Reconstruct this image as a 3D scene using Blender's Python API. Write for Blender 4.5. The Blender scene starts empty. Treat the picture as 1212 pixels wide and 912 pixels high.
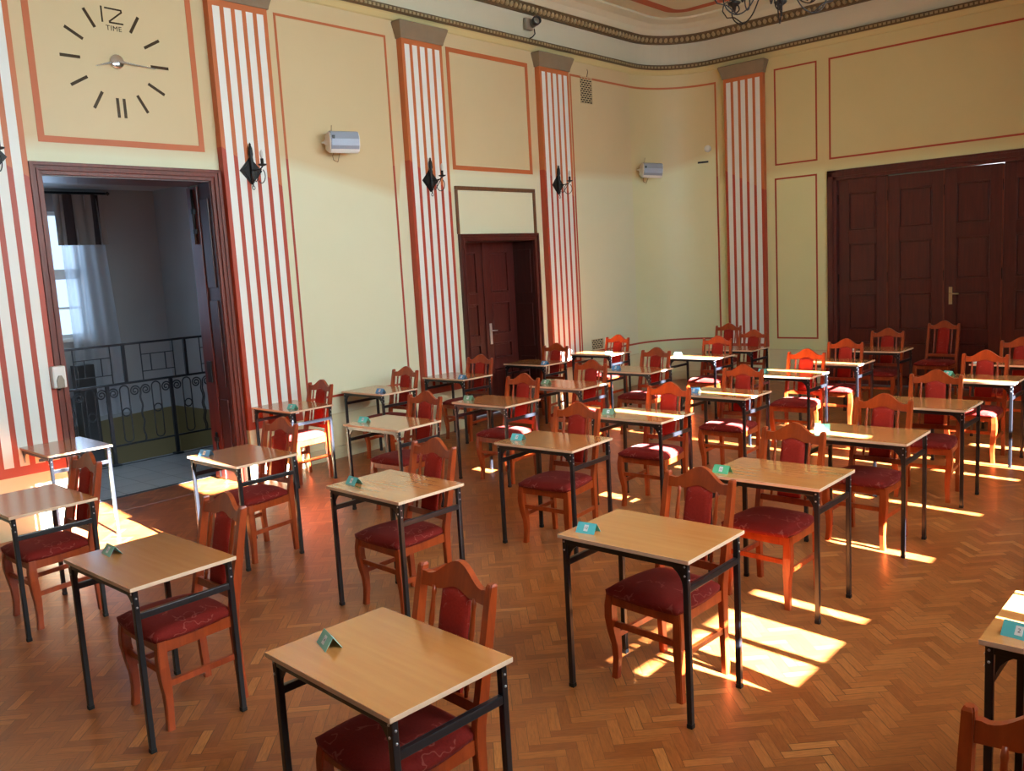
import bpy, bmesh, math, random
from mathutils import Vector, Matrix
random.seed(7)
PI = math.pi
COL = bpy.context.scene.collection

# ------------------------------------------------------------------ helpers
def lin(r, g, b):
    f = lambda c: ((c/255+0.055)/1.055)**2.4 if c > 10 else c/255/12.92
    return (f(r), f(g), f(b), 1.0)

class MB:
    """collects shapes into one mesh"""
    def __init__(s):
        s.bm = bmesh.new(); s.mi = 0
    def _add(s, verts, faces, smooth=False):
        vs = [s.bm.verts.new(v) for v in verts]
        out = []
        for f in faces:
            try:
                fc = s.bm.faces.new([vs[i] for i in f]); fc.material_index = s.mi; fc.smooth = smooth
                out.append(fc)
            except ValueError:
                pass
        return vs, out
    def box(s, x0, x1, y0, y1, z0, z1, bev=0.0, M=None):
        v = [(x, y, z) for z in (z0, z1) for y in (y0, y1) for x in (x0, x1)]
        if M is not None: v = [M @ Vector(p) for p in v]
        vs, fs = s._add(v, [(0,2,3,1),(4,5,7,6),(0,1,5,4),(2,6,7,3),(0,4,6,2),(1,3,7,5)])
        if bev > 0:
            ed = list({e for f in fs for e in f.edges})
            bmesh.ops.bevel(s.bm, geom=ed, offset=bev, segments=2, profile=0.6, affect='EDGES')
        return s
    def prism(s, pts, axis, a0, a1, M=None, smooth=False):
        """pts 2d polygon; axis 0:x (pts=y,z) 1:y (pts=x,z) 2:z (pts=x,y)"""
        def P(p, a):
            q = (a, p[0], p[1]) if axis == 0 else (p[0], a, p[1]) if axis == 1 else (p[0], p[1], a)
            return M @ Vector(q) if M is not None else q
        n = len(pts)
        s._add([P(p, a0) for p in pts]+[P(p, a1) for p in pts],
               [tuple(range(n))[::-1], tuple(range(n, 2*n))]+[(i, (i+1) % n, n+(i+1) % n, n+i) for i in range(n)], smooth)
        return s
    def sweep(s, path, sect, closed=False, smooth=True, scales=None, up=Vector((0,0,1))):
        """2d section swept along 3d path"""
        path = [Vector(p) for p in path]; n = len(path); m = len(sect); vs = []
        prevb = None
        for i, p in enumerate(path):
            if closed: t = path[(i+1) % n]-path[i-1]
            else: t = path[min(i+1, n-1)]-path[max(i-1, 0)]
            t.normalize()
            if prevb is None:
                a = up if abs(t.dot(up)) < 0.95 else Vector((1,0,0))
                b = t.cross(a).normalized()
            else:
                b = (prevb-t*prevb.dot(t))
                b = b.normalized() if b.length > 1e-6 else prevb
            prevb = b
            c = b.cross(t)
            k = scales[i] if scales else 1.0
            for (x, y) in sect: vs.append(p+b*x*k+c*y*k)
        fs = []
        for i in range(n if closed else n-1):
            for j in range(m):
                a = i*m+j; b_ = i*m+(j+1) % m; i2 = (i+1) % n
                fs.append((a, b_, i2*m+(j+1) % m, i2*m+j))
        if not closed:
            fs.append(tuple(range(m))[::-1]); fs.append(tuple((n-1)*m+j for j in range(m)))
        s._add(vs, fs, smooth)
        return s
    def tube(s, path, r, seg=8, closed=False, scales=None):
        return s.sweep(path, [(r*math.cos(2*PI*k/seg), r*math.sin(2*PI*k/seg)) for k in range(seg)], closed, True, scales)
    def lathe(s, prof, c=(0,0,0), M=None, seg=12):
        """prof: list of (r,z)"""
        vs = []; n = len(prof); c = Vector(c)
        for (r, z) in prof:
            for k in range(seg):
                q = Vector((max(r,1e-4)*math.cos(2*PI*k/seg), max(r,1e-4)*math.sin(2*PI*k/seg), z))
                vs.append((M @ q if M is not None else q)+c)
        fs = [(i*seg+k, i*seg+(k+1) % seg, (i+1)*seg+(k+1) % seg, (i+1)*seg+k) for i in range(n-1) for k in range(seg)]
        fs.append(tuple(range(seg))[::-1]); fs.append(tuple((n-1)*seg+k for k in range(seg)))
        s._add(vs, fs, True)
        return s
    def quad(s, a, b, c, d):
        s._add([a, b, c, d], [(0,1,2,3)]); return s
    def mat(s, i):
        s.mi = i; return s
    def build(s, name, mats, parent=None, loc=(0,0,0), rotz=0.0):
        bmesh.ops.recalc_face_normals(s.bm, faces=s.bm.faces[:])
        me = bpy.data.meshes.new(name); s.bm.to_mesh(me); s.bm.free()
        for m in (mats if isinstance(mats, (list, tuple)) else [mats]): me.materials.append(m)
        o = bpy.data.objects.new(name, me); COL.objects.link(o)
        o.location = loc; o.rotation_euler = (0, 0, rotz)
        if parent is not None: o.parent = parent
        return o

def tag(o, label, cat, group=None):
    o['label'] = label; o['category'] = cat
    if group: o['group'] = group
    return o
def struct(o):
    o['kind'] = 'structure'; return o
def empty(name, loc=(0,0,0), rotz=0.0):
    o = bpy.data.objects.new(name, None); COL.objects.link(o)
    o.location = loc; o.rotation_euler = (0,0,rotz); o.empty_display_size = 0.1
    return o
def copy_tree(o, parent=None):
    c = o.copy(); COL.objects.link(c)
    if parent is not None: c.parent = parent
    for ch in list(o.children): copy_tree(ch, c)
    return c

def text_mesh(name, body, size, extrude, mat, parent, loc, rot, spacing=1.0):
    cu = bpy.data.curves.new(name, 'FONT'); cu.body = body; cu.size = size; cu.align_x = 'CENTER'; cu.align_y = 'CENTER'
    cu.extrude = extrude; cu.space_character = spacing; cu.resolution_u = 3
    t = bpy.data.objects.new(name, cu); COL.objects.link(t)
    me = bpy.data.meshes.new_from_object(t.evaluated_get(bpy.context.evaluated_depsgraph_get()))
    bpy.data.objects.remove(t); bpy.data.curves.remove(cu)
    me.materials.clear(); me.materials.append(mat)
    o = bpy.data.objects.new(name, me); COL.objects.link(o); o.parent = parent; o.location = loc; o.rotation_euler = rot
    return o

# ------------------------------------------------------------------ materials
class NT:
    def __init__(s, name):
        s.m = bpy.data.materials.new(name); s.m.use_nodes = True
        s.t = s.m.node_tree; s.t.nodes.clear()
        s.out = s.t.nodes.new('ShaderNodeOutputMaterial')
        s.b = s.t.nodes.new('ShaderNodeBsdfPrincipled')
        s.t.links.new(s.b.outputs[0], s.out.inputs[0])
    def node(s, typ, **kw):
        n = s.t.nodes.new(typ)
        for k, v in kw.items(): setattr(n, k, v)
        return n
    def set(s, sock, v):
        if hasattr(v, 'is_linked') or isinstance(v, bpy.types.NodeSocket): s.t.links.new(v, sock)
        else: sock.default_value = v
    def math(s, op, a, b=None, c=None):
        n = s.node('ShaderNodeMath', operation=op)
        s.set(n.inputs[0], a)
        if b is not None: s.set(n.inputs[1], b)
        if c is not None: s.set(n.inputs[2], c)
        return n.outputs[0]
    def mix(s, f, a, b, blend='MIX'):
        n = s.node('ShaderNodeMix', data_type='RGBA', blend_type=blend)
        s.set(n.inputs[0], f); s.set(n.inputs[6], a); s.set(n.inputs[7], b)
        return n.outputs[2]
    def ramp(s, f, stops, interp='LINEAR'):
        n = s.node('ShaderNodeValToRGB'); n.color_ramp.interpolation = interp
        e = n.color_ramp.elements
        while len(e) < len(stops): e.new(0.5)
        for el, (p, c) in zip(e, stops): el.position = p; el.color = c
        s.set(n.inputs[0], f)
        return n.outputs[0]
    def coords(s, which='Object'):
        return s.node('ShaderNodeTexCoord').outputs[which]
    def xyz(s, v):
        n = s.node('ShaderNodeSeparateXYZ'); s.set(n.inputs[0], v); return n.outputs
    def comb(s, x, y, z):
        n = s.node('ShaderNodeCombineXYZ')
        for i, v in enumerate((x, y, z)): s.set(n.inputs[i], v)
        return n.outputs[0]
    def noise(s, v, scale, detail=3.0, rough=0.55):
        n = s.node('ShaderNodeTexNoise'); s.set(n.inputs['Vector'], v)
        n.inputs['Scale'].default_value = scale; n.inputs['Detail'].default_value = detail; n.inputs['Roughness'].default_value = rough
        return n.outputs[0]
    def scale(s, v, k):
        n = s.node('ShaderNodeVectorMath', operation='MULTIPLY'); s.set(n.inputs[0], v); n.inputs[1].default_value = k
        return n.outputs[0]
    def bump(s, h, strength=0.2, dist=0.01):
        n = s.node('ShaderNodeBump'); s.set(n.inputs['Height'], h); n.inputs['Strength'].default_value = strength
        n.inputs['Distance'].default_value = dist
        s.t.links.new(n.outputs[0], s.b.inputs['Normal'])
    def done(s, col, rough=0.5, metal=0.0, spec=0.5):
        s.set(s.b.inputs['Base Color'], col); s.set(s.b.inputs['Roughness'], rough)
        s.b.inputs['Metallic'].default_value = metal; s.b.inputs['Specular IOR Level'].default_value = spec
        return s.m

def plain(name, rgb, rough=0.5, metal=0.0, var=0.08, vs=9.0, spec=0.5):
    t = NT(name); c = t.coords()
    n = t.noise(c, vs, 3)
    a = tuple(min(1, x*(1+var)) for x in rgb[:3])+(1,); b = tuple(x*(1-var) for x in rgb[:3])+(1,)
    return t.done(t.mix(n, b, a), rough, metal, spec)

def wood(name, dark, light, stretch=(14, 14, 1.2), rough=0.35, scale=3.0, objvar=0.0, spec=0.5):
    t = NT(name); c = t.coords()
    v = t.scale(c, stretch)
    n = t.noise(v, scale, 4, 0.6); n2 = t.noise(c, 2.5, 2)
    f = t.math('ADD', t.math('MULTIPLY', n, 0.75), t.math('MULTIPLY', n2, 0.25))
    col = t.ramp(f, [(0.3, dark), (0.7, light)])
    if objvar:
        r = t.node('ShaderNodeObjectInfo').outputs['Random']
        h = t.node('ShaderNodeHueSaturation'); t.set(h.inputs['Color'], col)
        t.set(h.inputs['Value'], t.math('ADD', 1-objvar/2, t.math('MULTIPLY', r, objvar)))
        col = h.outputs[0]
    t.bump(n, 0.05, 0.002)
    return t.done(col, rough, 0.0, spec)

def floor_mat():
    t = NT('oak_herringbone'); c = t.coords()
    o = t.xyz(c); X, Y = o[0], o[1]
    W, n = 0.0505, 4
    k = 0.70710678/W
    px = t.math('ADD', t.math('MULTIPLY', t.math('ADD', X, Y), k), 400.0)
    py = t.math('ADD', t.math('MULTIPLY', t.math('SUBTRACT', Y, X), k), 400.0)
    ix, iy = t.math('FLOOR', px), t.math('FLOOR', py)
    fx, fy = t.math('FRACT', px), t.math('FRACT', py)
    d = t.math('FLOORED_MODULO', t.math('SUBTRACT', ix, iy), 2.0*n)
    hor = t.math('LESS_THAN', d, n-0.5)
    inv = t.math('SUBTRACT', 1.0, hor)
    uh = t.math('ADD', d, fx)                                      # along, 0..n
    dv = t.math('SUBTRACT', 2.0*n-1, d)
    uv = t.math('ADD', dv, fy)
    u = t.math('ADD', t.math('MULTIPLY', hor, uh), t.math('MULTIPLY', inv, uv))
    w = t.math('ADD', t.math('MULTIPLY', hor, fy), t.math('MULTIPLY', inv, fx))
    idx = t.math('SUBTRACT', ix, t.math('MULTIPLY', hor, d))
    idy = t.math('SUBTRACT', iy, t.math('MULTIPLY', inv, dv))
    wn = t.node('ShaderNodeTexWhiteNoise', noise_dimensions='3D')
    t.set(wn.inputs['Vector'], t.comb(idx, idy, hor))
    rnd = wn.outputs['Value']
    # grain along the block
    gv = t.comb(t.math('ADD', t.math('MULTIPLY', u, 0.35), t.math('MULTIPLY', rnd, 57.0)), t.math('MULTIPLY', w, 3.2), t.math('MULTIPLY', rnd, 31.0))
    g = t.noise(gv, 2.2, 4, 0.62)
    base = t.ramp(rnd, [(0.0, lin(136, 71, 29)), (0.3, lin(150, 82, 35)), (0.65, lin(160, 90, 40)), (0.9, lin(170, 99, 46)), (1.0, lin(186, 116, 58))])
    col = t.mix(t.math('MULTIPLY', t.math('SUBTRACT', 0.62, g), 1.5), base, lin(92, 44, 18))
    # large worn / dull areas
    wear = t.noise(c, 0.6, 3)
    col = t.mix(t.math('MULTIPLY', t.math('SUBTRACT', wear, 0.45), 0.9), col, lin(148, 98, 56))
    # joints
    e1 = t.math('MINIMUM', w, t.math('SUBTRACT', 1.0, w))
    e2 = t.math('MINIMUM', u, t.math('SUBTRACT', float(n), u))
    e = t.math('MINIMUM', e1, e2)
    thick = t.math('ADD', 0.012, t.math('MULTIPLY', t.math('POWER', rnd, 6.0), 0.05))
    gap = t.math('LESS_THAN', e, thick)
    col = t.mix(t.math('MULTIPLY', gap, 0.75), col, lin(38, 20, 10))
    t.bump(t.math('SUBTRACT', t.math('MULTIPLY', rnd, 0.3), gap), 0.12, 0.003)
    return t.done(col, t.math('ADD', 0.25, t.math('MULTIPLY', wear, 0.18)), 0.0, 0.5)

def wall_mat(name, bound, dg=0):
    """bound: list of (Y, z of the paint change) for the left wall, or number"""
    t = NT(name); c = t.coords(); o = t.xyz(c)
    soft = t.noise(c, 1.3, 3)
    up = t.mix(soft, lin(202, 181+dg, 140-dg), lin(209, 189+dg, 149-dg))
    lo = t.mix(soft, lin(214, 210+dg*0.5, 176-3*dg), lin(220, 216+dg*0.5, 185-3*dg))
    base = t.mix(soft, lin(214, 200, 158), lin(222, 210, 170))
    if isinstance(bound, list):
        f = t.math('DIVIDE', o[1], 14.0)
        bz = t.ramp(f, [(max(0, y/14.0), (z/4, z/4, z/4, 1)) for y, z in bound])
        bz = t.math('MULTIPLY', t.xyz(bz)[0], 4.0)
    elif isinstance(bound, tuple):
        mr = t.node('ShaderNodeMapRange'); t.set(mr.inputs[0], o[0])
        for i, v in enumerate(bound): mr.inputs[i+1].default_value = v
        bz = mr.outputs[0]
    else:
        bz = bound
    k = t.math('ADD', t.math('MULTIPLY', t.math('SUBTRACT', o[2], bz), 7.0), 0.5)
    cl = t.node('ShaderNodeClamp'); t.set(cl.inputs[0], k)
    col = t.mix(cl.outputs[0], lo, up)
    col = t.mix(t.math('LESS_THAN', o[2], 0.5), col, base)
    t.bump(t.noise(c, 60, 2), 0.04, 0.004)
    return t.done(col, 0.42, 0.0, 0.35)

def paint_mat(name, bound=3.27):
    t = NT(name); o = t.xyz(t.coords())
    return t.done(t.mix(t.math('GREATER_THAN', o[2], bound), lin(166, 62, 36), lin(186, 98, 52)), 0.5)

def pilaster_mat(name='pilaster_stripes', w0=0.65, left_high=True):
    t = NT(name); o = t.xyz(t.coords())
    y, z = o[1], o[2]
    ph = t.math('SUBTRACT', y, 0.045)
    fr = t.math('FLOORED_MODULO', ph, 0.121)
    s1 = t.math('LESS_THAN', fr, 0.076)
    inside = t.math('MULTIPLY', t.math('GREATER_THAN', y, 0.044), t.math('LESS_THAN', y, 0.606))
    inz = t.math('MULTIPLY', t.math('GREATER_THAN', z, 0.60), t.math('LESS_THAN', z, 4.66))
    front = t.math('GREATER_THAN', o[0], 0.0835)
    st = t.math('MULTIPLY', t.math('MULTIPLY', s1, inside), t.math('MULTIPLY', inz, front))
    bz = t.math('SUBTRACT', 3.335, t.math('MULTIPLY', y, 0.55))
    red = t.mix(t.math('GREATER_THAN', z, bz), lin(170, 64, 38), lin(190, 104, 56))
    n = t.noise(t.coords(), 3, 2)
    white = t.mix(n, lin(222, 222, 214), lin(232, 232, 226))
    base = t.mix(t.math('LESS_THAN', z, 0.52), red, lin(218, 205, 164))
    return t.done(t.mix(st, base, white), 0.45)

def seat_fabric(name, a=(104, 22, 15), b=(136, 34, 24)):
    t = NT(name); c = t.coords()
    n = t.noise(c, 120, 2); big = t.noise(c, 5, 3)
    # thin pale scroll lines woven in the velour
    w = t.node('ShaderNodeTexWave', wave_type='RINGS', rings_direction='SPHERICAL')
    t.set(w.inputs['Vector'], c); w.inputs['Scale'].default_value = 9.0; w.inputs['Distortion'].default_value = 11.0
    w.inputs['Detail'].default_value = 2.0; w.inputs['Detail Scale'].default_value = 1.2
    line = t.math('GREATER_THAN', w.outputs['Fac'], 0.975)
    mask = t.math('GREATER_THAN', big, 0.53)
    col = t.mix(n, lin(*a), lin(*b))
    col = t.mix(t.math('MULTIPLY', big, 0.35), col, lin(78, 16, 18))
    col = t.mix(t.math('MULTIPLY', t.math('MULTIPLY', line, mask), 0.32), col, lin(178, 104, 90))
    t.bump(n, 0.25, 0.003)
    m = t.done(col, 0.85, 0, 0.15)
    t.b.inputs['Sheen Weight'].default_value = 0.15; t.b.inputs['Sheen Roughness'].default_value = 0.4
    t.b.inputs['Sheen Tint'].default_value = lin(230, 140, 130)
    return m

def tile_far():
    t = NT('grey_landing_tiles'); c = t.coords(); o = t.xyz(c)
    br = t.node('ShaderNodeTexBrick'); t.set(br.inputs['Vector'], c)
    br.offset = 0.0; br.inputs['Scale'].default_value = 1.0
    br.inputs['Brick Width'].default_value = 0.33; br.inputs['Row Height'].default_value = 0.33; br.inputs['Mortar Size'].default_value = 0.006
    br.inputs['Color1'].default_value = lin(176, 180, 182); br.inputs['Color2'].default_value = lin(164, 168, 172); br.inputs['Mortar'].default_value = lin(120, 124, 128)
    return t.done(br.outputs[0], 0.3)

def far_wall_mat():
    t = NT('stairwell_paint'); c = t.coords(); o = t.xyz(c)
    lim = t.math('ADD', 0.26, t.math('MULTIPLY', t.math('SINE', t.math('MULTIPLY', o[1], 1.3)), 0.05))
    n = t.noise(c, 2, 2)
    return t.done(t.mix(t.math('GREATER_THAN', o[2], lim), t.mix(n, lin(104, 90, 52), lin(114, 98, 60)), t.mix(n, lin(150, 150, 148), lin(158, 158, 156))), 0.6)

def sheer_mat():
    t = NT('sheer_voile')
    tr = t.node('ShaderNodeBsdfTransparent'); tl = t.node('ShaderNodeBsdfTranslucent'); df = t.node('ShaderNodeBsdfDiffuse')
    tl.inputs[0].default_value = lin(225, 228, 232); df.inputs[0].default_value = lin(205, 208, 214)
    m1 = t.node('ShaderNodeMixShader'); m1.inputs[0].default_value = 0.5
    t.t.links.new(tl.outputs[0], m1.inputs[1]); t.t.links.new(df.outputs[0], m1.inputs[2])
    m2 = t.node('ShaderNodeMixShader'); m2.inputs[0].default_value = 0.72
    t.t.links.new(tr.outputs[0], m2.inputs[1]); t.t.links.new(m1.outputs[0], m2.inputs[2])
    t.t.links.new(m2.outputs[0], t.out.inputs[0])
    return t.m
def valance_mat():
    t = NT('striped_valance'); o = t.xyz(t.coords())
    f = t.math('FLOORED_MODULO', t.math('ADD', o[1], 0.03), 0.34)
    s = t.math('LESS_THAN', f, 0.11)
    return t.done(t.mix(s, lin(140, 138, 134), lin(52, 44, 46)), 0.8)

M = {}
M['floor'] = floor_mat()
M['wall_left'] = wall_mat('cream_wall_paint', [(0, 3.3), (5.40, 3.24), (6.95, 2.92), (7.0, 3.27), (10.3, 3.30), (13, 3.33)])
M['wall_back'] = wall_mat('cream_wall_paint_back', 3.2, 6)  # same paint as the left wall, tint shifted to stand in for local light
M['wall_corner'] = wall_mat('cream_wall_paint_corner', (-7.92, -6.92, 3.33, 3.69), 3)  # same paint again, half the tint shift for local light
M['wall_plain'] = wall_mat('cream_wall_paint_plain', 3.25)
M['line'] = paint_mat('terracotta_line_paint')
M['line_back'] = paint_mat('terracotta_line_paint_back', 9.0)
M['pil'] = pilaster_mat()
M['stage_dark'] = plain('dark_stage_panelling', lin(58, 36, 30), 0.8)  # invented dark finish behind the camera, added to cut bounce light
M['stone'] = plain('taupe_capital', lin(132, 114, 90), 0.7, 0, 0.12)
M['frieze'] = plain('pale_frieze_plaster', lin(205, 199, 174), 0.75, 0, 0.04, 2)
M['ceil'] = plain('ceiling_plaster', lin(208, 202, 176), 0.8, 0, 0.03, 2)
M['gild'] = plain('dull_gilded_moulding', lin(98, 78, 50), 0.6, 0.0, 0.3, 40)
M['egg'] = plain('worn_pale_gilding', lin(162, 142, 104), 0.6, 0.0, 0.25, 40)  # paler than the dark ground: relief light and shade put into colour
M['ceil_line'] = plain('ceiling_band_paint', lin(176, 86, 56), 0.6, 0, 0.06)
M['casing'] = wood('mahogany_casing', lin(84, 32, 18), lin(118, 50, 30), (10, 10, 1), 0.42)
M['door'] = wood('dark_mahogany_door', lin(66, 24, 20), lin(92, 36, 28), (9, 9, 0.8), 0.32)
M['door_dark'] = wood('dark_mahogany_reveal', lin(50, 20, 15), lin(68, 28, 20), (9, 9, 0.8), 0.35)
M['transom_wood'] = wood('brown_transom_moulding', lin(92, 58, 34), lin(120, 80, 50), (9, 9, 1), 0.4)
M['top'] = wood('beech_laminate', lin(193, 122, 63), lin(205, 135, 73), (1.0, 16, 16), 0.15, 2.2, 0.06, 1.0)
for n_ in M['top'].node_tree.nodes:
    if n_.type == 'BSDF_PRINCIPLED': n_.inputs['Coat Weight'].default_value = 0.8; n_.inputs['Coat Roughness'].default_value = 0.22
M['edge'] = plain('beech_edge_band', lin(222, 184, 152), 0.4, 0, 0.05)
M['steel'] = plain('black_powder_coat', lin(22, 22, 25), 0.28, 0.0, 0.15, 20, 0.6)
M['bolt'] = plain('zinc_bolt', lin(190, 190, 190), 0.3, 0.9, 0.05)
M['foot'] = plain('black_plastic_foot', lin(16, 16, 17), 0.5)
M['chair'] = wood('red_mahogany_stain', lin(128, 45, 15), lin(176, 72, 26), (9, 9, 1.1), 0.3, 3.0, 0.12)
M['fabric'] = seat_fabric('red_velour'); M['fabric_back'] = seat_fabric('red_velour_back', (140, 32, 22), (178, 48, 34))
M['iron'] = plain('wrought_iron', lin(24, 22, 22), 0.45, 0.3, 0.2, 30)
M['rail_iron'] = plain('railing_iron', lin(40, 44, 52), 0.4, 0.3, 0.2, 30)
M['candle'] = plain('candle_white', lin(214, 208, 192), 0.5)
M['bulb'] = plain('bulb_glass', lin(206, 204, 198), 0.15, 0, 0.02)
M['plastic'] = plain('white_plastic', lin(222, 220, 214), 0.4, 0, 0.03)
M['grille'] = plain('grey_speaker_grille', lin(150, 158, 172), 0.5, 0.2, 0.05, 60)
M['dark_plastic'] = plain('dark_plastic', lin(34, 32, 32), 0.4)
M['grey_plastic'] = plain('grey_camera_body', lin(142, 132, 116), 0.45)
M['wire'] = plain('beige_cable', lin(150, 130, 100), 0.6)
M['chrome'] = plain('chrome', lin(220, 220, 225), 0.15, 1.0, 0.02)
M['brass'] = plain('satin_brass', lin(205, 185, 140), 0.3, 0.7, 0.05)
M['nickel'] = plain('satin_nickel', lin(214, 212, 206), 0.3, 0.6, 0.05)
M['mark'] = plain('bronze_mirror_marker', lin(74, 58, 40), 0.22, 0.5, 0.3, 50)
M['vent'] = plain('painted_vent_grille', lin(196, 178, 140), 0.6)
M['vent_dark'] = plain('vent_slots', lin(60, 50, 38), 0.8)
M['base'] = plain('cream_baseboard', lin(206, 192, 152), 0.5, 0, 0.04)
M['paper'] = plain('white_label_paper', lin(232, 230, 228), 0.7, 0, 0.02)
M['ink'] = plain('black_ink', lin(50, 44, 50), 0.7)
for nm, c in dict(teal=(92, 186, 190), mint=(140, 190, 172), green=(96, 186, 136), blue=(88, 146, 196), cyan=(110, 210, 200), sage=(120, 158, 130), grey=(190, 186, 180)).items():
    M['card_'+nm] = plain('card_'+nm, lin(*c), 0.75, 0, 0.04, 30)
M['tile'] = tile_far(); M['far_wall'] = far_wall_mat(); M['far_plain'] = plain('landing_wall_paint', lin(160, 160, 158), 0.7, 0, 0.03, 2)
M['sheer'] = sheer_mat(); M['valance'] = valance_mat()
M['blind'] = plain('white_blind', lin(214, 208, 196), 0.8)
M['winframe'] = plain('white_window_frame', lin(222, 220, 214), 0.5)

# ------------------------------------------------------------------ room dimensions (metres; camera above the origin)
XL, YB, XR, YF = -7.92, 12.86, 0.80, -4.0
ZC = 5.70
R = 1.0
def perimeter(off=0.0, n=10):
    """inner outline at distance off from the walls, from the left wall's near end round to the right wall"""
    pts = [(XL+off, YF)]
    y = YF
    for y in (0.0, 3.0, 6.0, 9.0): pts.append((XL+off, y))
    r = R-off
    for k in range(n+1):
        a = PI-k*PI/2/n
        pts.append((XL+R+r*math.cos(a), YB-R+r*math.sin(a)))
    for x in (-5.0, -3.0, -1.5): pts.append((x, YB-off))
    for k in range(n+1):
        a = PI/2-k*PI/2/n
        pts.append((XR-R+r*math.cos(a), YB-R+r*math.sin(a)))
    pts.append((XR-off, YF))
    return pts
def profile_sweep(mb, prof):
    """prof: (offset, z) open polyline swept round the perimeter"""
    rows = []
    for off, z in prof:
        rows.append([mb.bm.verts.new((x, y, z)) for x, y in perimeter(off)])
    for a, b in zip(rows[:-1], rows[1:]):
        for i in range(len(a)-1):
            f = mb.bm.faces.new((a[i], a[i+1], b[i+1], b[i])); f.smooth = False; f.material_index = mb.mi
    return mb

def wall_grid(mb, axis, pos, u0, u1, z0, z1, holes):
    us = sorted({u0, u1, *[h[0] for h in holes], *[h[1] for h in holes]})
    zs = sorted({z0, z1, *[h[2] for h in holes], *[h[3] for h in holes]})
    us = [u for u in us if u0 <= u <= u1]; zs = [z for z in zs if z0 <= z <= z1]
    vd = {}
    def V(u, z):
        if (u, z) not in vd:
            vd[(u, z)] = mb.bm.verts.new((pos, u, z) if axis == 0 else (u, pos, z))
        return vd[(u, z)]
    for a, b in zip(us[:-1], us[1:]):
        for c, d in zip(zs[:-1], zs[1:]):
            um, zm = (a+b)/2, (c+d)/2
            if any(h[0] < um < h[1] and h[2] < zm < h[3] for h in holes): continue
            mb.bm.faces.new((V(a, c), V(b, c), V(b, d), V(a, d)))
    return mb
def solid(o, th, off):
    m = o.modifiers.new('thickness', 'SOLIDIFY'); m.thickness = th; m.offset = off; m.use_even_offset = True
    return o

# floor: parquet, with the threshold of the doorway
fl = MB()
fl.quad((XL, YF, 0), (XR, YF, 0), (XR, YB+0.2, 0), (XL, YB+0.2, 0))
fl.quad((XL-0.52, 2.9, 0.001), (XL, 2.9, 0.001), (XL, 4.6, 0.001), (XL-0.52, 4.6, 0.001))
fl.quad((XL-0.5, 7.9, 0), (XL, 7.9, 0), (XL, 9.35, 0), (XL-0.5, 9.35, 0))
struct(fl.build('floor', M['floor']))

DW = (2.972, 4.512, 0.0, 3.01)        # open doorway
D1 = (7.964, 9.33, 0.0, 2.376)       # double door
D2 = (-5.06, -2.06, 0.0, 3.02)        # four-leaf door
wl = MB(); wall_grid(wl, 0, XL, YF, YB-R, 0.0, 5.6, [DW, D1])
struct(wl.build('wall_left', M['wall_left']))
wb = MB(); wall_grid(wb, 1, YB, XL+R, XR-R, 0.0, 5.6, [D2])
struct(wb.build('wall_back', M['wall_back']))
for nm, cx, a0 in (('wall_corner_left', XL+R, PI), ('wall_corner_right', XR-R, PI/2)):
    m = MB(); prev = None
    for k in range(17):
        a = a0-k*PI/2/16
        p = (cx+R*math.cos(a), YB-R+R*math.sin(a))
        cur = (m.bm.verts.new((*p, 0)), m.bm.verts.new((*p, 5.6)))
        if prev: f = m.bm.faces.new((prev[0], cur[0], cur[1], prev[1])); f.smooth = True
        prev = cur
    struct(m.build(nm, M['wall_corner']))
WINS = [(1.1, 2.45), (2.95, 4.40), (5.25, 6.85), (7.70, 9.15)]
WZ = (1.18, 4.92)
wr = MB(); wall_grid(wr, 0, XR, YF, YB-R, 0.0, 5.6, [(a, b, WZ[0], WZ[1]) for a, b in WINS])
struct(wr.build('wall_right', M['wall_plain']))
wf = MB(); wall_grid(wf, 1, YF, XL, XR, 0.0, 5.6, [])
struct(wf.build('wall_front', M['stage_dark']))

# ceiling: frieze, cove, flat
c = MB()
c.mat(0); profile_sweep(c, [(0.02, 5.02), (0.05, 5.40), (0.05, 5.46)])
c.mat(1); profile_sweep(c, [(0.10, 5.47), (0.17, 5.49), (0.22, 5.56), (0.30, 5.62), (0.42, 5.66), (0.42, 5.69)])
ce = perimeter(0.42)
f = c.bm.faces.new([c.bm.verts.new((x, y, 5.69)) for x, y in ce]); f.material_index = 1
struct(c.build('ceiling', [M['frieze'], M['ceil']]))
# cream neck moulding, dark strip and egg moulding
t1 = MB(); profile_sweep(t1, [(0.0, 4.915), (0.02, 4.925), (0.05, 4.97), (0.07, 4.985), (0.02, 4.985)])
struct(t1.build('trim_1', M['wall_back']))
def along(off, step):
    P = perimeter(off, 24); out = []; acc = 0.0
    for a, b in zip(P[:-1], P[1:]):
        L = math.hypot(b[0]-a[0], b[1]-a[1]); d = acc
        while d < L:
            t = d/L; out.append((a[0]+(b[0]-a[0])*t, a[1]+(b[1]-a[1])*t, math.atan2(b[1]-a[1], b[0]-a[0]))); d += step
        acc = d-L
    return out
t2 = MB(); profile_sweep(t2, [(0.02, 4.985), (0.085, 4.985), (0.105, 5.0), (0.105, 5.035), (0.085, 5.045), (0.085, 5.06), (0.02, 5.068)])
t2.mat(1)
for x, y, a in along(0.105, 0.06):
    if y < 1.5 or x > 0.0: continue
    t2.box(-0.018, 0.018, -0.012, 0.012, 5.004, 5.032, 0, Matrix.Translation((x, y, 0)) @ Matrix.Rotation(a, 4, 'Z'))
struct(t2.build('trim_2', [M['gild'], M['egg']]))
t3 = MB(); profile_sweep(t3, [(0.04, 5.375), (0.09, 5.38), (0.10, 5.40), (0.14, 5.44), (0.15, 5.475), (0.16, 5.49), (0.05, 5.495)])
t3.mat(1)
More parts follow.
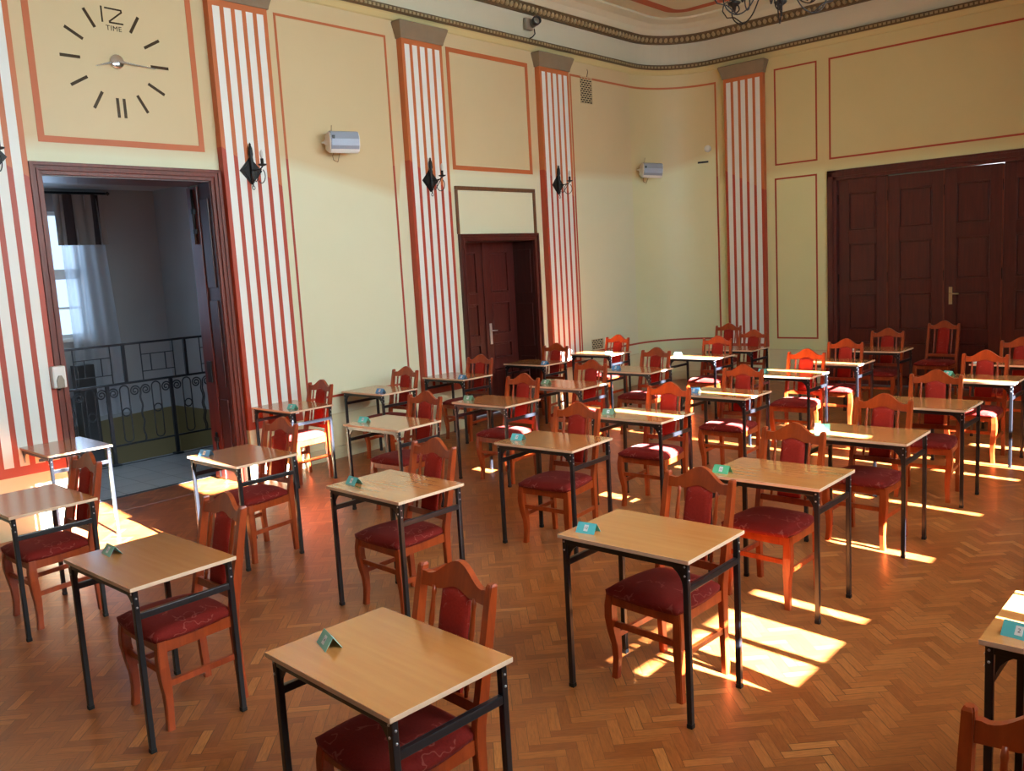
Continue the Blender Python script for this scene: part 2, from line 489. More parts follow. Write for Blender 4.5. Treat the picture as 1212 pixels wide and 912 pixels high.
for x, y, a in along(0.125, 0.085):
    if y < 3.0 or x > -1.0: continue
    Mx = Matrix.Translation((x, y, 5.428)) @ Matrix.Rotation(a, 4, 'Z')
    vs = []
    for k, (r, z) in enumerate([(0.004, -0.04), (0.024, -0.026), (0.032, 0.0), (0.026, 0.026), (0.006, 0.038)]):
        for q in range(7):
            vs.append(Mx @ Vector((r*math.cos(2*PI*q/7), r*math.sin(2*PI*q/7), z)))
    t3._add(vs, [(i*7+q, i*7+(q+1) % 7, (i+1)*7+(q+1) % 7, (i+1)*7+q) for i in range(4) for q in range(7)], True)
struct(t3.build('trim_3', [M['gild'], M['egg']]))
t4 = MB()
rows = [[t4.bm.verts.new((x, y, 5.688)) for x, y in perimeter(o)] for o in (0.68, 0.84)]
rows.append([t4.bm.verts.new((x, y, 5.684)) for x, y in perimeter(0.84)])
for i in range(len(rows[0])-1): t4.bm.faces.new((rows[0][i], rows[0][i+1], rows[1][i+1], rows[1][i]))
struct(t4.build('trim_4', M['ceil_line']))

# painted line frames on the walls
NTR = [4]
def line_left(y0, y1, z0, z1, th, mat='line', d=0.004):
    m = MB(); X = XL
    # bottom line of the tall panels stays open at floor furniture level
    for a, b, c_, e in ((y0, y1, z1-th, z1), (y0, y1, z0, z0+th), (y0, y0+th, z0+th, z1-th), (y1-th, y1, z0+th, z1-th)):
        m.box(X-0.001, X+d, a, b, c_, e)
    NTR[0] += 1; return struct(m.build('trim_%d' % NTR[0], M[mat]))
def line_back(x0, x1, z0, z1, th, mat='line_back', d=0.004):
    m = MB()
    for a, b, c_, e in ((x0, x1, z1-th, z1), (x0, x1, z0, z0+th), (x0, x0+th, z0+th, z1-th), (x1-th, x1, z0+th, z1-th)):
        m.box(a, b, YB-d, YB+0.001, c_, e)
    NTR[0] += 1; return struct(m.build('trim_%d' % NTR[0], M[mat]))
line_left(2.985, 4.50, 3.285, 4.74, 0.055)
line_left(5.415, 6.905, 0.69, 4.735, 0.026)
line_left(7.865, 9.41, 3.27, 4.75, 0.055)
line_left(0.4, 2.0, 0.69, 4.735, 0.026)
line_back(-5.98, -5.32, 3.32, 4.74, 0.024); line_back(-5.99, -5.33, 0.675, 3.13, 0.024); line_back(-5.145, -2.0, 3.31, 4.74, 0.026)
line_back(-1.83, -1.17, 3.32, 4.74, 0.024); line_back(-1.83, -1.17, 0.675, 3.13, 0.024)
# curved corner panel line
m = MB()
arc = [(XL, 10.35)]+[(XL+R+R*math.cos(PI-k*PI/2/16), YB-R+R*math.sin(PI-k*PI/2/16)) for k in range(17)]
arc = [p for p in arc if p[0] <= -6.955]+[(-6.95, YB)]
def inset(p, d):
    if p[1] <= YB-R: return (p[0]+d, p[1])
    if p[0] >= XL+R: return (p[0], p[1]-d)
    v = Vector((XL+R-p[0], YB-R-p[1])).normalized(); return (p[0]+v.x*d, p[1]+v.y*d)
for z0, z1 in ((0.655, 0.683), (4.70, 4.73)):
    ra = [[m.bm.verts.new((*inset(p, d), z)) for p in arc] for d, z in ((0.0, z0), (0.005, z0), (0.005, z1), (0.0, z1))]
    for a, b in zip(ra[:-1], ra[1:]):
        for i in range(len(arc)-1): m.bm.faces.new((a[i], a[i+1], b[i+1], b[i]))
m.box(XL, XL+0.004, 10.345, 10.371, 0.655, 4.73)
m.box(-6.975, -6.948, YB-0.008, YB+0.001, 0.655, 4.73)
NTR[0] += 1; struct(m.build('trim_%d' % NTR[0], M['line']))

# pilasters: local y across the face, x out of the wall
def pilaster(loc, rotz, cap=True):
    w = 0.65
    m = MB(); m.box(0, 0.085, 0, w, 0.0, 4.725)
    p = struct(m.build('pilaster', M['pil'], loc=loc, rotz=rotz))
    k = MB()
    vs = []
    for z, o in ((4.72, 0.015), (4.75, 0.02), (4.80, 0.035), (4.85, 0.052), (4.895, 0.065), (4.91, 0.05)):
        vs += [(0, -o, z), (0.085+o, -o, z), (0.085+o, w+o, z), (0, w+o, z)]
    fs = [(i*4+j, i*4+(j+1) % 4, i*4+4+(j+1) % 4, i*4+4+j) for i in range(5) for j in range(4)]+[(3, 2, 1, 0), (20, 21, 22, 23)]
    k._add(vs, fs)
    k.build('capital', M['stone'], p)
    return p
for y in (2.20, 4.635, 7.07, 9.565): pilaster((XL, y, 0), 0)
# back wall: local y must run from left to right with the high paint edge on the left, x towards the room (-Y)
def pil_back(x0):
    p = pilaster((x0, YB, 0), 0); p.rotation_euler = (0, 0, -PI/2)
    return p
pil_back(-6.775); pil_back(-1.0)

# base boards with grooves
bb = MB()
def bb_left(y0, y1):
    bb.box(XL, XL+0.018, y0, y1, 0.0, 0.13); bb.box(XL, XL+0.026, y0, y1, 0.0, 0.05); bb.box(XL, XL+0.022, y0, y1, 0.118, 0.135)
    bb.box(XL, XL+0.008, y0, y1, 0.495, 0.51)
for a, b in ((YF, 2.2), (5.29, 7.07), (7.72, 7.87), (9.43, 9.565), (10.22, YB-R)): bb_left(a, b)
struct(bb.build('baseboard_left', M['base']))
bb = MB()
for a, b in ((-6.12, -5.17), (-1.9, -1.0)):
    bb.box(a, b, YB-0.018, YB, 0, 0.13); bb.box(a, b, YB-0.026, YB, 0, 0.05); bb.box(a, b, YB-0.022, YB, 0.118, 0.135); bb.box(a, b, YB-0.008, YB, 0.495, 0.51)
struct(bb.build('baseboard_back', M['base']))
bb = MB()
arcf = [(XL+R+R*math.cos(PI-k*PI/2/16), YB-R+R*math.sin(PI-k*PI/2/16)) for k in range(17)]
ra = [[bb.bm.verts.new((*inset(p, d), z)) for p in arcf] for d, z in ((0.026, 0), (0.026, 0.05), (0.018, 0.05), (0.018, 0.13), (0.0, 0.135))]
for a, b in zip(ra[:-1], ra[1:]):
    for i in range(len(arcf)-1): bb.bm.faces.new((a[i], a[i+1], b[i+1], b[i]))
struct(bb.build('baseboard_corner', M['base']))

# ------------------------------------------------------------------ doors
def casing_left(name, y0, y1, zt, steps, mat, z0=0.0):
    """stepped architrave round an opening on the left wall; steps: (inner inset from outer edge, width, protrusion)"""
    m = MB()
    for a, w, pr in steps:
        m.box(XL, XL+pr, y0+a, y0+a+w, z0, zt-a, 0.004)
        m.box(XL, XL+pr, y1-a-w, y1-a, z0, zt-a, 0.004)
        m.box(XL, XL+pr, y0+a+w*0.5, y1-a-w*0.5, zt-a-w, zt-a, 0.004)
    return m
# doorway frame
dw = empty('doorway_frame', (0, 0, 0)); struct(dw)
m = casing_left('casing', 2.868, 4.618, 3.115, [(0.0, 0.03, 0.055), (0.028, 0.026, 0.04), (0.052, 0.018, 0.052), (0.068, 0.035, 0.03)], M['casing'])
m.build('casing', M['casing'], dw)
m = MB()                                                           # reveal lining with fielded panels
m.box(XL-0.22, XL+0.01, 4.505, 4.525, 0, 3.01); m.box(XL-0.46, XL+0.01, 2.955, 2.975, 0, 3.01); m.box(XL-0.46, XL+0.01, 2.96, 4.52, 3.0, 3.02)
for z0, z1 in ((0.15, 0.85), (0.98, 1.85), (1.98, 2.85)): m.box(XL-0.19, XL-0.04, 4.493, 4.507, z0, z1, 0.005)
m.build('reveal', M['door_dark'], dw)
# open leaf beyond the reveal, seen edge on, with its bolts
lf = MB(); lf.box(-8.335, -8.14, 4.488, 4.53, 0.01, 2.985, 0.004)
leaf = struct(lf.build('door_3', M['door']))
b = MB(); xs = -8.22
b.tube([(xs, 4.478, 0.03), (xs, 4.478, 0.50)], 0.014, 6); b.tube([(xs, 4.478, 2.42), (xs, 4.478, 2.96)], 0.014, 6)
for z in (0.18, 0.40, 2.52, 2.72): b.box(xs-0.035, xs+0.035, 4.468, 4.49, z, z+0.05, 0.004)
b.box(xs-0.04, xs+0.04, 4.47, 4.49, 1.02, 1.24, 0.004)
b.build('bolt', M['iron'], leaf)

# double door on the left wall
dr = empty('door_1'); struct(dr)
m = casing_left('casing', 7.872, 9.422, 2.468, [(0.0, 0.03, 0.05), (0.028, 0.03, 0.032), (0.056, 0.036, 0.045)], M['door'])
m.build('casing', M['door'], dr)
m = MB(); xd = -8.29
m.box(xd-0.02, XL+0.005, 9.325, 9.355, 0, 2.39); m.box(xd-0.02, XL+0.005, 7.945, 7.968, 0, 2.39); m.box(xd-0.02, XL+0.005, 7.96, 9.34, 2.37, 2.39)
for z0, z1 in ((0.2, 0.75), (0.9, 1.5), (1.65, 2.25)): m.box(xd+0.05, XL-0.05, 9.317, 9.327, z0, z1, 0.004)
m.build('reveal', M['door_dark'], dr)
def leaf_panels(mb, axis, pos, u0, u1, z0, z1, panels, depth=0.02, th=0.04, sgn=1, fw=0.1):
    """door leaf with raised and fielded panels; panels list of (z0,z1)"""
    def bx(a, b, c, d, p0, p1, bev=0.0):
        lo, hi = min(p0, p1), max(p0, p1)
        if axis == 0: mb.box(lo, hi, a, b, c, d, bev)
        else: mb.box(a, b, lo, hi, c, d, bev)
    bx(u0, u1, z0, z1, pos-sgn*th, pos-sgn*depth)                   # core
    bx(u0, u0+fw, z0, z1, pos-sgn*depth, pos, 0.003); bx(u1-fw, u1, z0, z1, pos-sgn*depth, pos, 0.003)
    zz = z0
    for a, b in panels:
        bx(u0+fw, u1-fw, zz, a, pos-sgn*depth, pos, 0.003); zz = b
        # sloped moulding and raised field
        bx(u0+fw+0.028, u1-fw-0.028, a+0.028, b-0.028, pos-sgn*depth, pos-sgn*0.005, 0.007)
        for (p, q, r_, s_) in ((u0+fw, u1-fw, a, a+0.014), (u0+fw, u1-fw, b-0.014, b), (u0+fw, u0+fw+0.014, a, b), (u1-fw-0.014, u1-fw, a, b)):
            bx(p, q, r_, s_, pos-sgn*depth, pos+sgn*0.006, 0.004)
    bx(u0+fw, u1-fw, zz, z1, pos-sgn*depth, pos, 0.003)
PZ = [(0.12, 0.62), (0.76, 0.98), (1.10, 1.54), (1.68, 2.24)]
for u0, u1 in ((7.97, 8.685), (8.695, 9.322)):
    m = MB(); leaf_panels(m, 0, xd, u0, u1, 0.01, 2.372, PZ, fw=0.13)
    lo = m.build('leaf', M['door'], dr)
    if u0 > 8.6:
        h = MB(); h.box(xd, xd+0.01, 8.745, 8.79, 0.97, 1.26, 0.003); h.tube([(xd, 8.767, 1.16), (xd+0.05, 8.767, 1.16), (xd+0.055, 8.785, 1.16), (xd+0.055, 8.85, 1.157)], 0.008, 8)
        h.build('door_handle', M['nickel'], lo)
m = MB(); m.box(xd, xd+0.02, 8.665, 8.715, 0.01, 2.371, 0.006); m.build('astragal', M['door'], dr)
# transom frame painted brown above it
m = MB()
for a, b_, c_, e in ((7.86, 9.41, 3.02, 3.068), (7.86, 7.895, 2.468, 3.02), (9.375, 9.41, 2.468, 3.02)): m.box(XL, XL+0.03, a, b_, c_, e, 0.006)
NTR[0] += 1; struct(m.build('trim_%d' % NTR[0], M['transom_wood']))

# four-leaf door in the back wall
dr2 = empty('door_2'); struct(dr2)
m = MB(); yb = YB
for x0, x1 in ((-5.17, -5.03), (-2.09, -1.95)): m.box(x0, x1, yb-0.035, yb+0.06, 0, 3.14, 0.006)
for x0, x1 in ((-5.14, -5.08), (-2.04, -1.98)): m.box(x0, x1, yb-0.05, yb-0.03, 0, 3.11, 0.006)
m.box(-5.17, -1.95, yb-0.035, yb+0.06, 3.0, 3.145, 0.006); m.box(-5.14, -1.98, yb-0.05, yb-0.03, 3.05, 3.11, 0.006)
m.build('casing', M['door'], dr2)
seams = [-5.03, -4.325, -3.58, -2.865, -2.09]
PZ2 = [(0.12, 0.64), (0.82, 1.34), (1.52, 2.08), (2.26, 2.80)]
for i in range(4):
    u0, u1 = seams[i]+0.008, seams[i+1]-0.008
    m = MB(); leaf_panels(m, 1, yb+0.03, u0, u1, 0.01, (3.015, 2.985, 2.994, 3.015)[i], PZ2, sgn=-1, fw=0.145, th=0.05)
    lo = m.build('leaf', M['door'], dr2)
    m = MB()
    for z in (0.4, 1.5, 2.65): m.tube([(seams[i]+0.0, yb+0.022, z), (seams[i], yb+0.022, z+0.14)], 0.012, 8)
    m.build('hinge', M['iron'], lo)
    if i == 2:
        h = MB(); h.box(u0+0.06, u0+0.105, yb+0.02, yb+0.03, 1.17, 1.41, 0.003)
        h.tube([(u0+0.082, yb+0.03, 1.32), (u0+0.082, yb-0.025, 1.32), (u0+0.10, yb-0.03, 1.32), (u0+0.20, yb-0.03, 1.315)], 0.01, 8)
        h.build('door_handle', M['brass'], lo)
m = MB()
for s in seams[1:-1]: m.box(s-0.012, s+0.012, yb+0.012, yb+0.03, 0.01, 2.985, 0.004)
m.build('astragal', M['casing'], dr2)
m = MB(); m.box(-5.2, -1.9, yb+0.3, yb+0.34, -0.05, 3.3); struct(m.build('wall_beyond', M['far_plain']))

# ------------------------------------------------------------------ stair landing beyond the doorway
X0 = XL-0.42; XE = -10.12; XF = -12.0
m = MB(); m.box(XE, X0, 1.2, 5.96, -0.2, 0.0)
struct(m.build('floor_landing', M['tile']))
m = MB(); m.box(X0-0.17, X0-0.11, 2.0, 5.9, 0.0, 0.002); m.box(XE+0.06, XE+0.12, 2.0, 5.9, 0.0, 0.002)
NTR[0] += 1; struct(m.build('trim_%d' % NTR[0], M['rail_iron']))
FW = (2.6, 4.86, 1.42, 3.06)
m = MB(); wall_grid(m, 0, XF, 1.2, 5.96, -2.0, 3.36, [FW]); struct(m.build('wall_landing_far', M['far_wall']))
m = MB(); wall_grid(m, 1, 5.96, XF, X0, -2.0, 3.36, []); struct(m.build('wall_landing_right', M['far_wall']))
m = MB(); wall_grid(m, 1, 1.2, XF, X0, -2.0, 3.36, []); struct(m.build('wall_landing_left', M['far_plain']))
m = MB(); m.quad((XF, 1.2, 3.36), (X0, 1.2, 3.36), (X0, 5.96, 3.36), (XF, 5.96, 3.36)); struct(m.build('ceiling_landing', M['far_plain']))
m = MB(); wall_grid(m, 0, X0-0.004, 1.2, 5.96, 0, 3.36, [DW]); struct(m.build('wall_landing_near', M['far_plain']))
m = MB(); m.box(XF, XE, 1.2, 5.96, -2.0, -1.95); struct(m.build('floor_stairwell', M['tile']))
m = MB()
for y in (2.6, 3.34, 4.08, 4.80): m.box(XF-0.07, XF-0.01, y, y+0.055, 1.42, 3.06)
for z, h in ((1.42, 0.05), (1.80, 0.03), (2.19, 0.13), (3.01, 0.05)): m.box(XF-0.07, XF-0.01, 2.6, 4.86, z, z+h)
m.box(XF-0.02, XF+0.08, 2.5, 4.95, 1.37, 1.42, 0.01)
struct(m.build('window_1', M['winframe']))
# curtain
cu = empty('curtain', (XF+0.14, 4.7, 0)); tag(cu, 'sheer curtain with dark striped valance at the landing window beyond the open doorway', 'curtain')
def drape(y0, y1, z0, z1, amp, x, n=60, flare=0.0):
    m = MB(); rows = []
    for j in range(9):
        z = z1+(z0-z1)*j/8; row = []
        for i in range(n+1):
            u = i/n; y = y0+(y1-y0)*u+flare*u*(j/8)
            row.append(m.bm.verts.new((x+amp*math.sin(u*(y1-y0)*42)+0.4*amp*math.sin(u*17+j*.3), y, z)))
        rows.append(row)
    for a, b in zip(rows[:-1], rows[1:]):
        for i in range(n):
            f = m.bm.faces.new((a[i], a[i+1], b[i+1], b[i])); f.smooth = True
    return m
drape(-0.11, 0.43, 0.35, 3.26, 0.022, 0.0, flare=0.13).build('sheer_panel', M['sheer'], cu)
drape(-0.16, 0.45, 2.62, 3.27, 0.022, 0.035, flare=0.03).build('valance', M['valance'], cu)
m = MB(); m.tube([(0.02, -1.9, 3.29), (0.02, 0.52, 3.29)], 0.016, 8); m.lathe([(0.0, -0.03), (0.03, 0), (0.0, 0.03)], (0.02, 0.55, 3.29)); m.build('curtain_rod', M['iron'], cu)

# railing
rx = -10.04
rl = empty('railing', (rx, 4.4, 0)); tag(rl, 'black wrought iron railing with scrolls along the landing beyond the doorway', 'railing')
PY = [-1.79, -1.0, -0.21, 0.55, 1.34]     # lower posts, local y
def bar(mb, pts, r=0.009, seg=6): mb.tube(pts, r, seg)
for i, y in enumerate(PY):
    m = MB(); m.box(-0.018, 0.018, y-0.018, y+0.018, 0.0, 0.93); m.box(-0.05, 0.05, y-0.05, y+0.05, 0.0, 0.02, 0.004); m.build('post', M['rail_iron'], rl)
m = MB(); m.box(-0.02, 0.02, -2.0, 1.52, 0.925, 0.95, 0.003); m.build('handrail', M['rail_iron'], rl)
m = MB(); m.box(-0.012, 0.012, -2.0, 1.52, 0.215, 0.235); m.build('bottom_rail', M['rail_iron'], rl)
m = MB(); m.box(-0.012, 0.012, -2.0, 1.52, 1.375, 1.40); m.build('upper_rail', M['rail_iron'], rl)
UY = [-1.52, -0.75, 0.02, 0.77, 1.50]
for y in UY:
    m = MB(); m.box(-0.016, 0.016, y-0.016, y+0.016, 0.94, 1.39); m.build('upper_post', M['rail_iron'], rl)
for a, b_ in zip(UY[:-1], UY[1:]):
    m = MB(); w = b_-a; s = 0.005
    for u in (0.27, 0.80): m.box(-s, s, a+w*u-s, a+w*u+s, 0.95, 1.38)
    for z in (1.05, 1.25): m.box(-s, s, a+w*0.27, a+w*0.80, z-s, z+s)
    for u in (0.42, 0.66): m.box(-s, s, a+w*u-s, a+w*u+s, 1.05, 1.25)
    m.build('square_panel', M['rail_iron'], rl)
def spiral(cy, cz, r0, turns, hand, start):
    pts = []
    n = int(26*turns)
    for k in range(n+1):
        a = start+hand*2*PI*turns*k/n; r = r0*(1-0.82*k/n)
        pts.append((0, cy+r*math.cos(a), cz+r*math.sin(a)))
    return pts
for a, b_ in zip(PY[:-1], PY[1:]):
    for q in (0.25, 0.75):
        c0 = a+(b_-a)*q
        for hand in (1, -1):
            m = MB()
            sp = spiral(c0-hand*0.125, 0.835, 0.062, 1.9, -hand, 0 if hand < 0 else PI)
            ys = sp[0][1]
            wav = [(0, ys+0.010*math.sin(k*1.25), 0.225+(0.835-0.225)*k/16) for k in range(16)]
            bar(m, wav+sp, 0.0085); m.build('scroll', M['rail_iron'], rl)
        m = MB(); r = 0.052
        st = [(0, c0+r*math.cos(t), 0.30+r*math.sin(t)) for t in [PI+k*PI/10 for k in range(11)]]+[(0, c0+r*math.cos(t), 0.86+r*math.sin(t)) for t in [k*PI/10 for k in range(11)]]
        m.tube(st, 0.008, 6, closed=True)
        m.tube([(0, c0+0.046*math.cos(2*PI*k/18), 0.60+0.046*math.sin(2*PI*k/18)) for k in range(18)], 0.008, 6, closed=True)
        m.build('loop', M['rail_iron'], rl)
# dark cabinet-like box at the foot of the curtain, seen through the railing
m = MB(); m.box(-11.62, -11.42, 4.42, 4.64, -1.95, 1.09, 0.01)
o = m.build('cabinet', M['dark_plastic']); tag(o, 'tall narrow black cabinet below the landing window behind the railing', 'cabinet')

# ------------------------------------------------------------------ right window wall (behind the camera's right shoulder)
wn = 1
for a, b_ in WINS:
    wn += 1
    m = MB()
    for y in (a, (a+b_)/2-0.03, b_-0.06): m.box(XR+0.10, XR+0.16, y, y+0.06, WZ[0], WZ[1])
    for z in (WZ[0]-0.05, 1.58, 4.90): m.box(XR+0.10, XR+0.16, a, b_, z, z+0.05)
    struct(m.build('window_%d' % wn, M['winframe']))
bl = []
xb = XR-0.02
def sun_mask(y0, y1, z0, z1):  # unseen sheet added to let the sun through only as patches
    m = MB(); m.box(xb, xb+0.006, y0, y1, z0, z1)
    o = m.build('roller_blind', M['blind']); struct(o)
BT = 4.95
def slot(y0, y1, opens):
    """blinds over one strip of window, leaving the given height ranges open"""
    z = 1.0
    for a, b in opens+[(BT, BT)]:
        if a > z: sun_mask(y0, y1, z, a)
        z = b
slot(1.05, 1.72, []); slot(1.72, 2.5, [(3.3, 4.56)])
LOW = (1.0, 1.58)
slot(2.90, 2.95, []); slot(2.95, 2.99, [LOW]); slot(2.99, 3.04, []); slot(3.04, 3.20, [LOW]); slot(3.20, 3.22, []); slot(3.22, 3.76, [LOW, (4.12, 4.44)])
slot(3.76, 4.00, [LOW, (4.12, 4.46)]); slot(4.00, 4.27, [(4.12, 4.42)]); slot(4.27, 4.38, [LOW, (4.12, 4.42)]); slot(4.38, 4.45, [])
slot(5.20, 5.42, []); slot(5.42, 5.53, [(1.0, 1.56), (2.13, 3.6)]); slot(5.53, 6.61, []); slot(6.61, 6.68, [(1.0, 3.69)]); slot(6.68, 6.90, [])
slot(7.65, 7.79, []); slot(7.79, 7.86, [(1.0, 3.69)]); slot(7.86, 8.20, []); slot(8.20, 8.34, [(1.0, 3.2)]); slot(8.34, 8.86, [])
slot(8.86, 8.98, [(3.6, BT)]); slot(8.98, 9.10, [(1.0, BT)]); slot(9.10, 9.20, [])

# ------------------------------------------------------------------ desks
DESK = empty('exam_desk')
m = MB(); m.box(-0.35, 0.35, -0.25, 0.25, 0.742, 0.76, 0.0025)
for f in m.bm.faces:
    f.normal_update(); f.material_index = 0 if abs(f.normal.z) > 0.7 else 1
m.build('tabletop', [M['top'], M['edge']], DESK)
def desk_leg(sx, sy):
    x, y = sx*0.322, sy*0.222
    m = MB(); m.box(x-0.0125, x+0.0125, y-0.0125, y+0.0125, 0.018, 0.742, 0.004)
    l = m.build('leg', M['steel'], DESK)
    m = MB(); m.box(x-0.0138, x+0.0138, y-0.0138, y+0.0138, 0.0, 0.02, 0.003); m.build('foot', M['foot'], l)
    m = MB()
    for z in (0.725, 0.685):
        m.lathe([(0.0045, 0), (0.0045, 0.003), (0.0025, 0.0045)], (x, y+sy*0.0125, z), Matrix.Rotation(-sy*PI/2, 4, 'X'), 8)
        m.lathe([(0.0045, 0), (0.0045, 0.003), (0.0025, 0.0045)], (x+sx*0.0125, y, z-0.02), Matrix.Rotation(sx*PI/2, 4, 'Y'), 8)
    m.build('bolt', M['bolt'], l)
for sx in (-1, 1):
    for sy in (-1, 1): desk_leg(sx, sy)
m = MB(); y = -0.222
m.box(-0.31, 0.31, y-0.011, y+0.011, 0.712, 0.742, 0.003)
for sx in (-1, 1):                                                  # curved gusset plates
    pts = [(sx*0.306, 0.742), (sx*0.306, 0.625)]+[(sx*(0.306-0.105*(1-math.cos(t))), 0.625+0.10*math.sin(t)) for t in [k*PI/2/6 for k in range(1, 7)]]+[(sx*0.20, 0.742)]
    m.prism(pts, 1, y-0.004, y+0.004)
m.build('front_rail', M['steel'], DESK)
m = MB(); y = 0.222; m.box(-0.31, 0.31, y-0.011, y+0.011, 0.718, 0.742, 0.003); m.build('back_rail', M['steel'], DESK)
for sx in (-1, 1):
    m = MB(); x = sx*0.322; m.box(x-0.0105, x+0.0105, -0.212, 0.212, 0.606, 0.636, 0.004); m.build('side_rail', M['steel'], DESK)

# ------------------------------------------------------------------ chairs (local: front -y, back +y)
def lean(z): return 0.175 if z < 0.44 else 0.175+(z-0.44)*0.21
CHAIR = empty('dining_chair')
# seat cushion
m = MB(); N = 14; top = []; rim = []
def seat_xy(u, v, k=1.0):
    su = u*math.sqrt(1-0.16*v*v); sv = v*math.sqrt(1-0.16*u*u)
    hw = 0.218+(0.19-0.218)*(sv+1)/2
    return (su*hw*1.06*k, (-0.024+sv*0.201*1.06*k))
for i in range(N+1):
    row = []
    for j in range(N+1):
        u, v = -1+2*i/N, -1+2*j/N
        x, y = seat_xy(u, v)
        h = (1-abs(u)**4)*(1-abs(v)**4)
        row.append(m.bm.verts.new((x, y, 0.452+0.033*(h**0.45 if h > 0 else 0))))
    top.append(row)
for i in range(N):
    for j in range(N):
        f = m.bm.faces.new((top[i][j], top[i+1][j], top[i+1][j+1], top[i][j+1])); f.smooth = True
ring = [top[i][0] for i in range(N)]+[top[N][j] for j in range(N)]+[top[i][N] for i in range(N, 0, -1)]+[top[0][j] for j in range(N, 0, -1)]
low = [m.bm.verts.new((v.co.x*0.985, -0.03+(v.co.y+0.03)*0.985, 0.428)) for v in ring]
for k in range(len(ring)):
    f = m.bm.faces.new((ring[k], ring[(k+1) % len(ring)], low[(k+1) % len(ring)], low[k])); f.smooth = True
m.bm.faces.new(low[::-1])
m.build('seat', M['fabric'], CHAIR)
# apron frame
m = MB()
m.prism([(-0.195, -0.208), (0.195, -0.208), (0.195, -0.184), (-0.195, -0.184)], 2, 0.378, 0.43)
m.prism([(-0.17, 0.165), (0.17, 0.165), (0.17, 0.185), (-0.17, 0.185)], 2, 0.378, 0.43)
for s in (-1, 1): m.prism([(s*0.212, -0.206), (s*0.19, -0.206), (s*0.172, 0.17), (s*0.194, 0.17)], 2, 0.378, 0.43)
m.build('seat_frame', M['chair'], CHAIR)
SQ = lambda a, b: [(-a, -b), (a, -b), (a, b), (-a, b)]
def rect_leg(path, ws, ds):
    """rectangular section per node; path (x,y,z)"""
    m = MB(); vs = []; n = len(path)
    for (x, y, z), w, d in zip(path, ws, ds): vs += [(x-w, y-d, z), (x+w, y-d, z), (x+w, y+d, z), (x-w, y+d, z)]
    fs = [(i*4+j, i*4+(j+1) % 4, i*4+4+(j+1) % 4, i*4+4+j) for i in range(n-1) for j in range(4)]+[(3,2,1,0), tuple((n-1)*4+j for j in range(4))]
    vv, ff = m._add(vs, fs)
    ed = [e for e in m.bm.edges if abs((e.verts[0].co-e.verts[1].co).normalized().z) > 0.7 or False]
    bmesh.ops.bevel(m.bm, geom=ed, offset=0.004, segments=2, affect='EDGES')
    for f in m.bm.faces: f.smooth = False
    return m
for s in (-1, 1):                                                   # front legs bow outwards like cabriole legs
    zs = [0.0, 0.04, 0.10, 0.17, 0.24, 0.31, 0.37, 0.43]
    off = [0.004, 0.001, -0.003, -0.002, 0.006, 0.014, 0.014, 0.008]
    path = [(s*(0.188+o), -0.182-o, z) for z, o in zip(zs, off)]
    rect_leg(path, [0.0175, 0.0165, 0.0175, 0.0195, 0.022, 0.0235, 0.0225, 0.021], [0.0175, 0.0165, 0.0175, 0.0195, 0.022, 0.0235, 0.0225, 0.021]).build('front_leg', M['chair'], CHAIR)
for s in (-1, 1):
    zs = [0.0, 0.2, 0.40, 0.46, 0.55, 0.7, 0.85, 0.935, 0.943]
    path = [(s*0.1875, lean(z)+0.012*max(0, 1-z/0.3), z) for z in zs]
    rect_leg(path, [0.0155]*3+[0.0150]*3+[0.0148, 0.0145, 0.011], [0.018, 0.019, 0.024, 0.025, 0.0225, 0.020, 0.018, 0.0175, 0.013]).build('rear_leg', M['chair'], CHAIR)
# crest rail
m = MB(); n = 28; vs = []
for i in range(n+1):
    x = -0.172+0.344*i/n; u = abs(x)/0.172
    bump = 0.5+0.5*math.cos(PI*min(1, u/0.82))
    zt = 0.915+0.066*bump**0.9+0.004*(u > 0.9); zb = 0.868+0.022*(0.5+0.5*math.cos(PI*min(1, u/0.55)))
    for z in (zb, zt):
        y = lean(z)+0.014*(1-u*u)
        vs += [(x, y-0.012, z), (x, y+0.012, z)]
fs = []
for i in range(n):
    a = i*4; b_ = a+4
    fs += [(a, b_, b_+2, a+2), (a+1, a+3, b_+3, b_+1), (a+2, b_+2, b_+3, a+3), (a, a+1, b_+1, b_)]
fs += [(0, 2, 3, 1), (n*4, n*4+1, n*4+3, n*4+2)]
m._add(vs, fs); m.build('crest_rail', M['chair'], CHAIR)
m = MB()
for z0, z1 in ((0.505, 0.54),):
    vs = []
    for x in (-0.172, 0.172):
        for z in (z0, z1): vs += [(x, lean(z)-0.010, z), (x, lean(z)+0.010, z)]
    m._add(vs, [(0,4,6,2),(1,3,7,5),(2,6,7,3),(0,1,5,4),(0,2,3,1),(4,5,7,6)])
m.build('lower_back_rail', M['chair'], CHAIR)
# upholstered back panel
m = MB(); NI, NJ = 10, 16; grid = {}
for side in (-1, 1):
    for i in range(NI+1):
        for j in range(NJ+1):
            u, v = -1+2*i/NI, j/NJ
            ztop = 0.872+0.016*(1-u*u); z = 0.535+(ztop-0.535)*v
            hw = 0.073+0.004*math.sin(v*PI)
            bul = ((1-u**6)*(1-(2*v-1)**8))
            th = 0.006+0.014*max(0, bul)**0.5
            grid[(side, i, j)] = m.bm.verts.new((u*hw, lean(z)+0.012+side*th, z))
for side in (-1, 1):
    for i in range(NI):
        for j in range(NJ):
            f = m.bm.faces.new((grid[(side,i,j)], grid[(side,i+1,j)], grid[(side,i+1,j+1)], grid[(side,i,j+1)])); f.smooth = True
edge = [(i, 0) for i in range(NI)]+[(NI, j) for j in range(NJ)]+[(i, NJ) for i in range(NI, 0, -1)]+[(0, j) for j in range(NJ, 0, -1)]
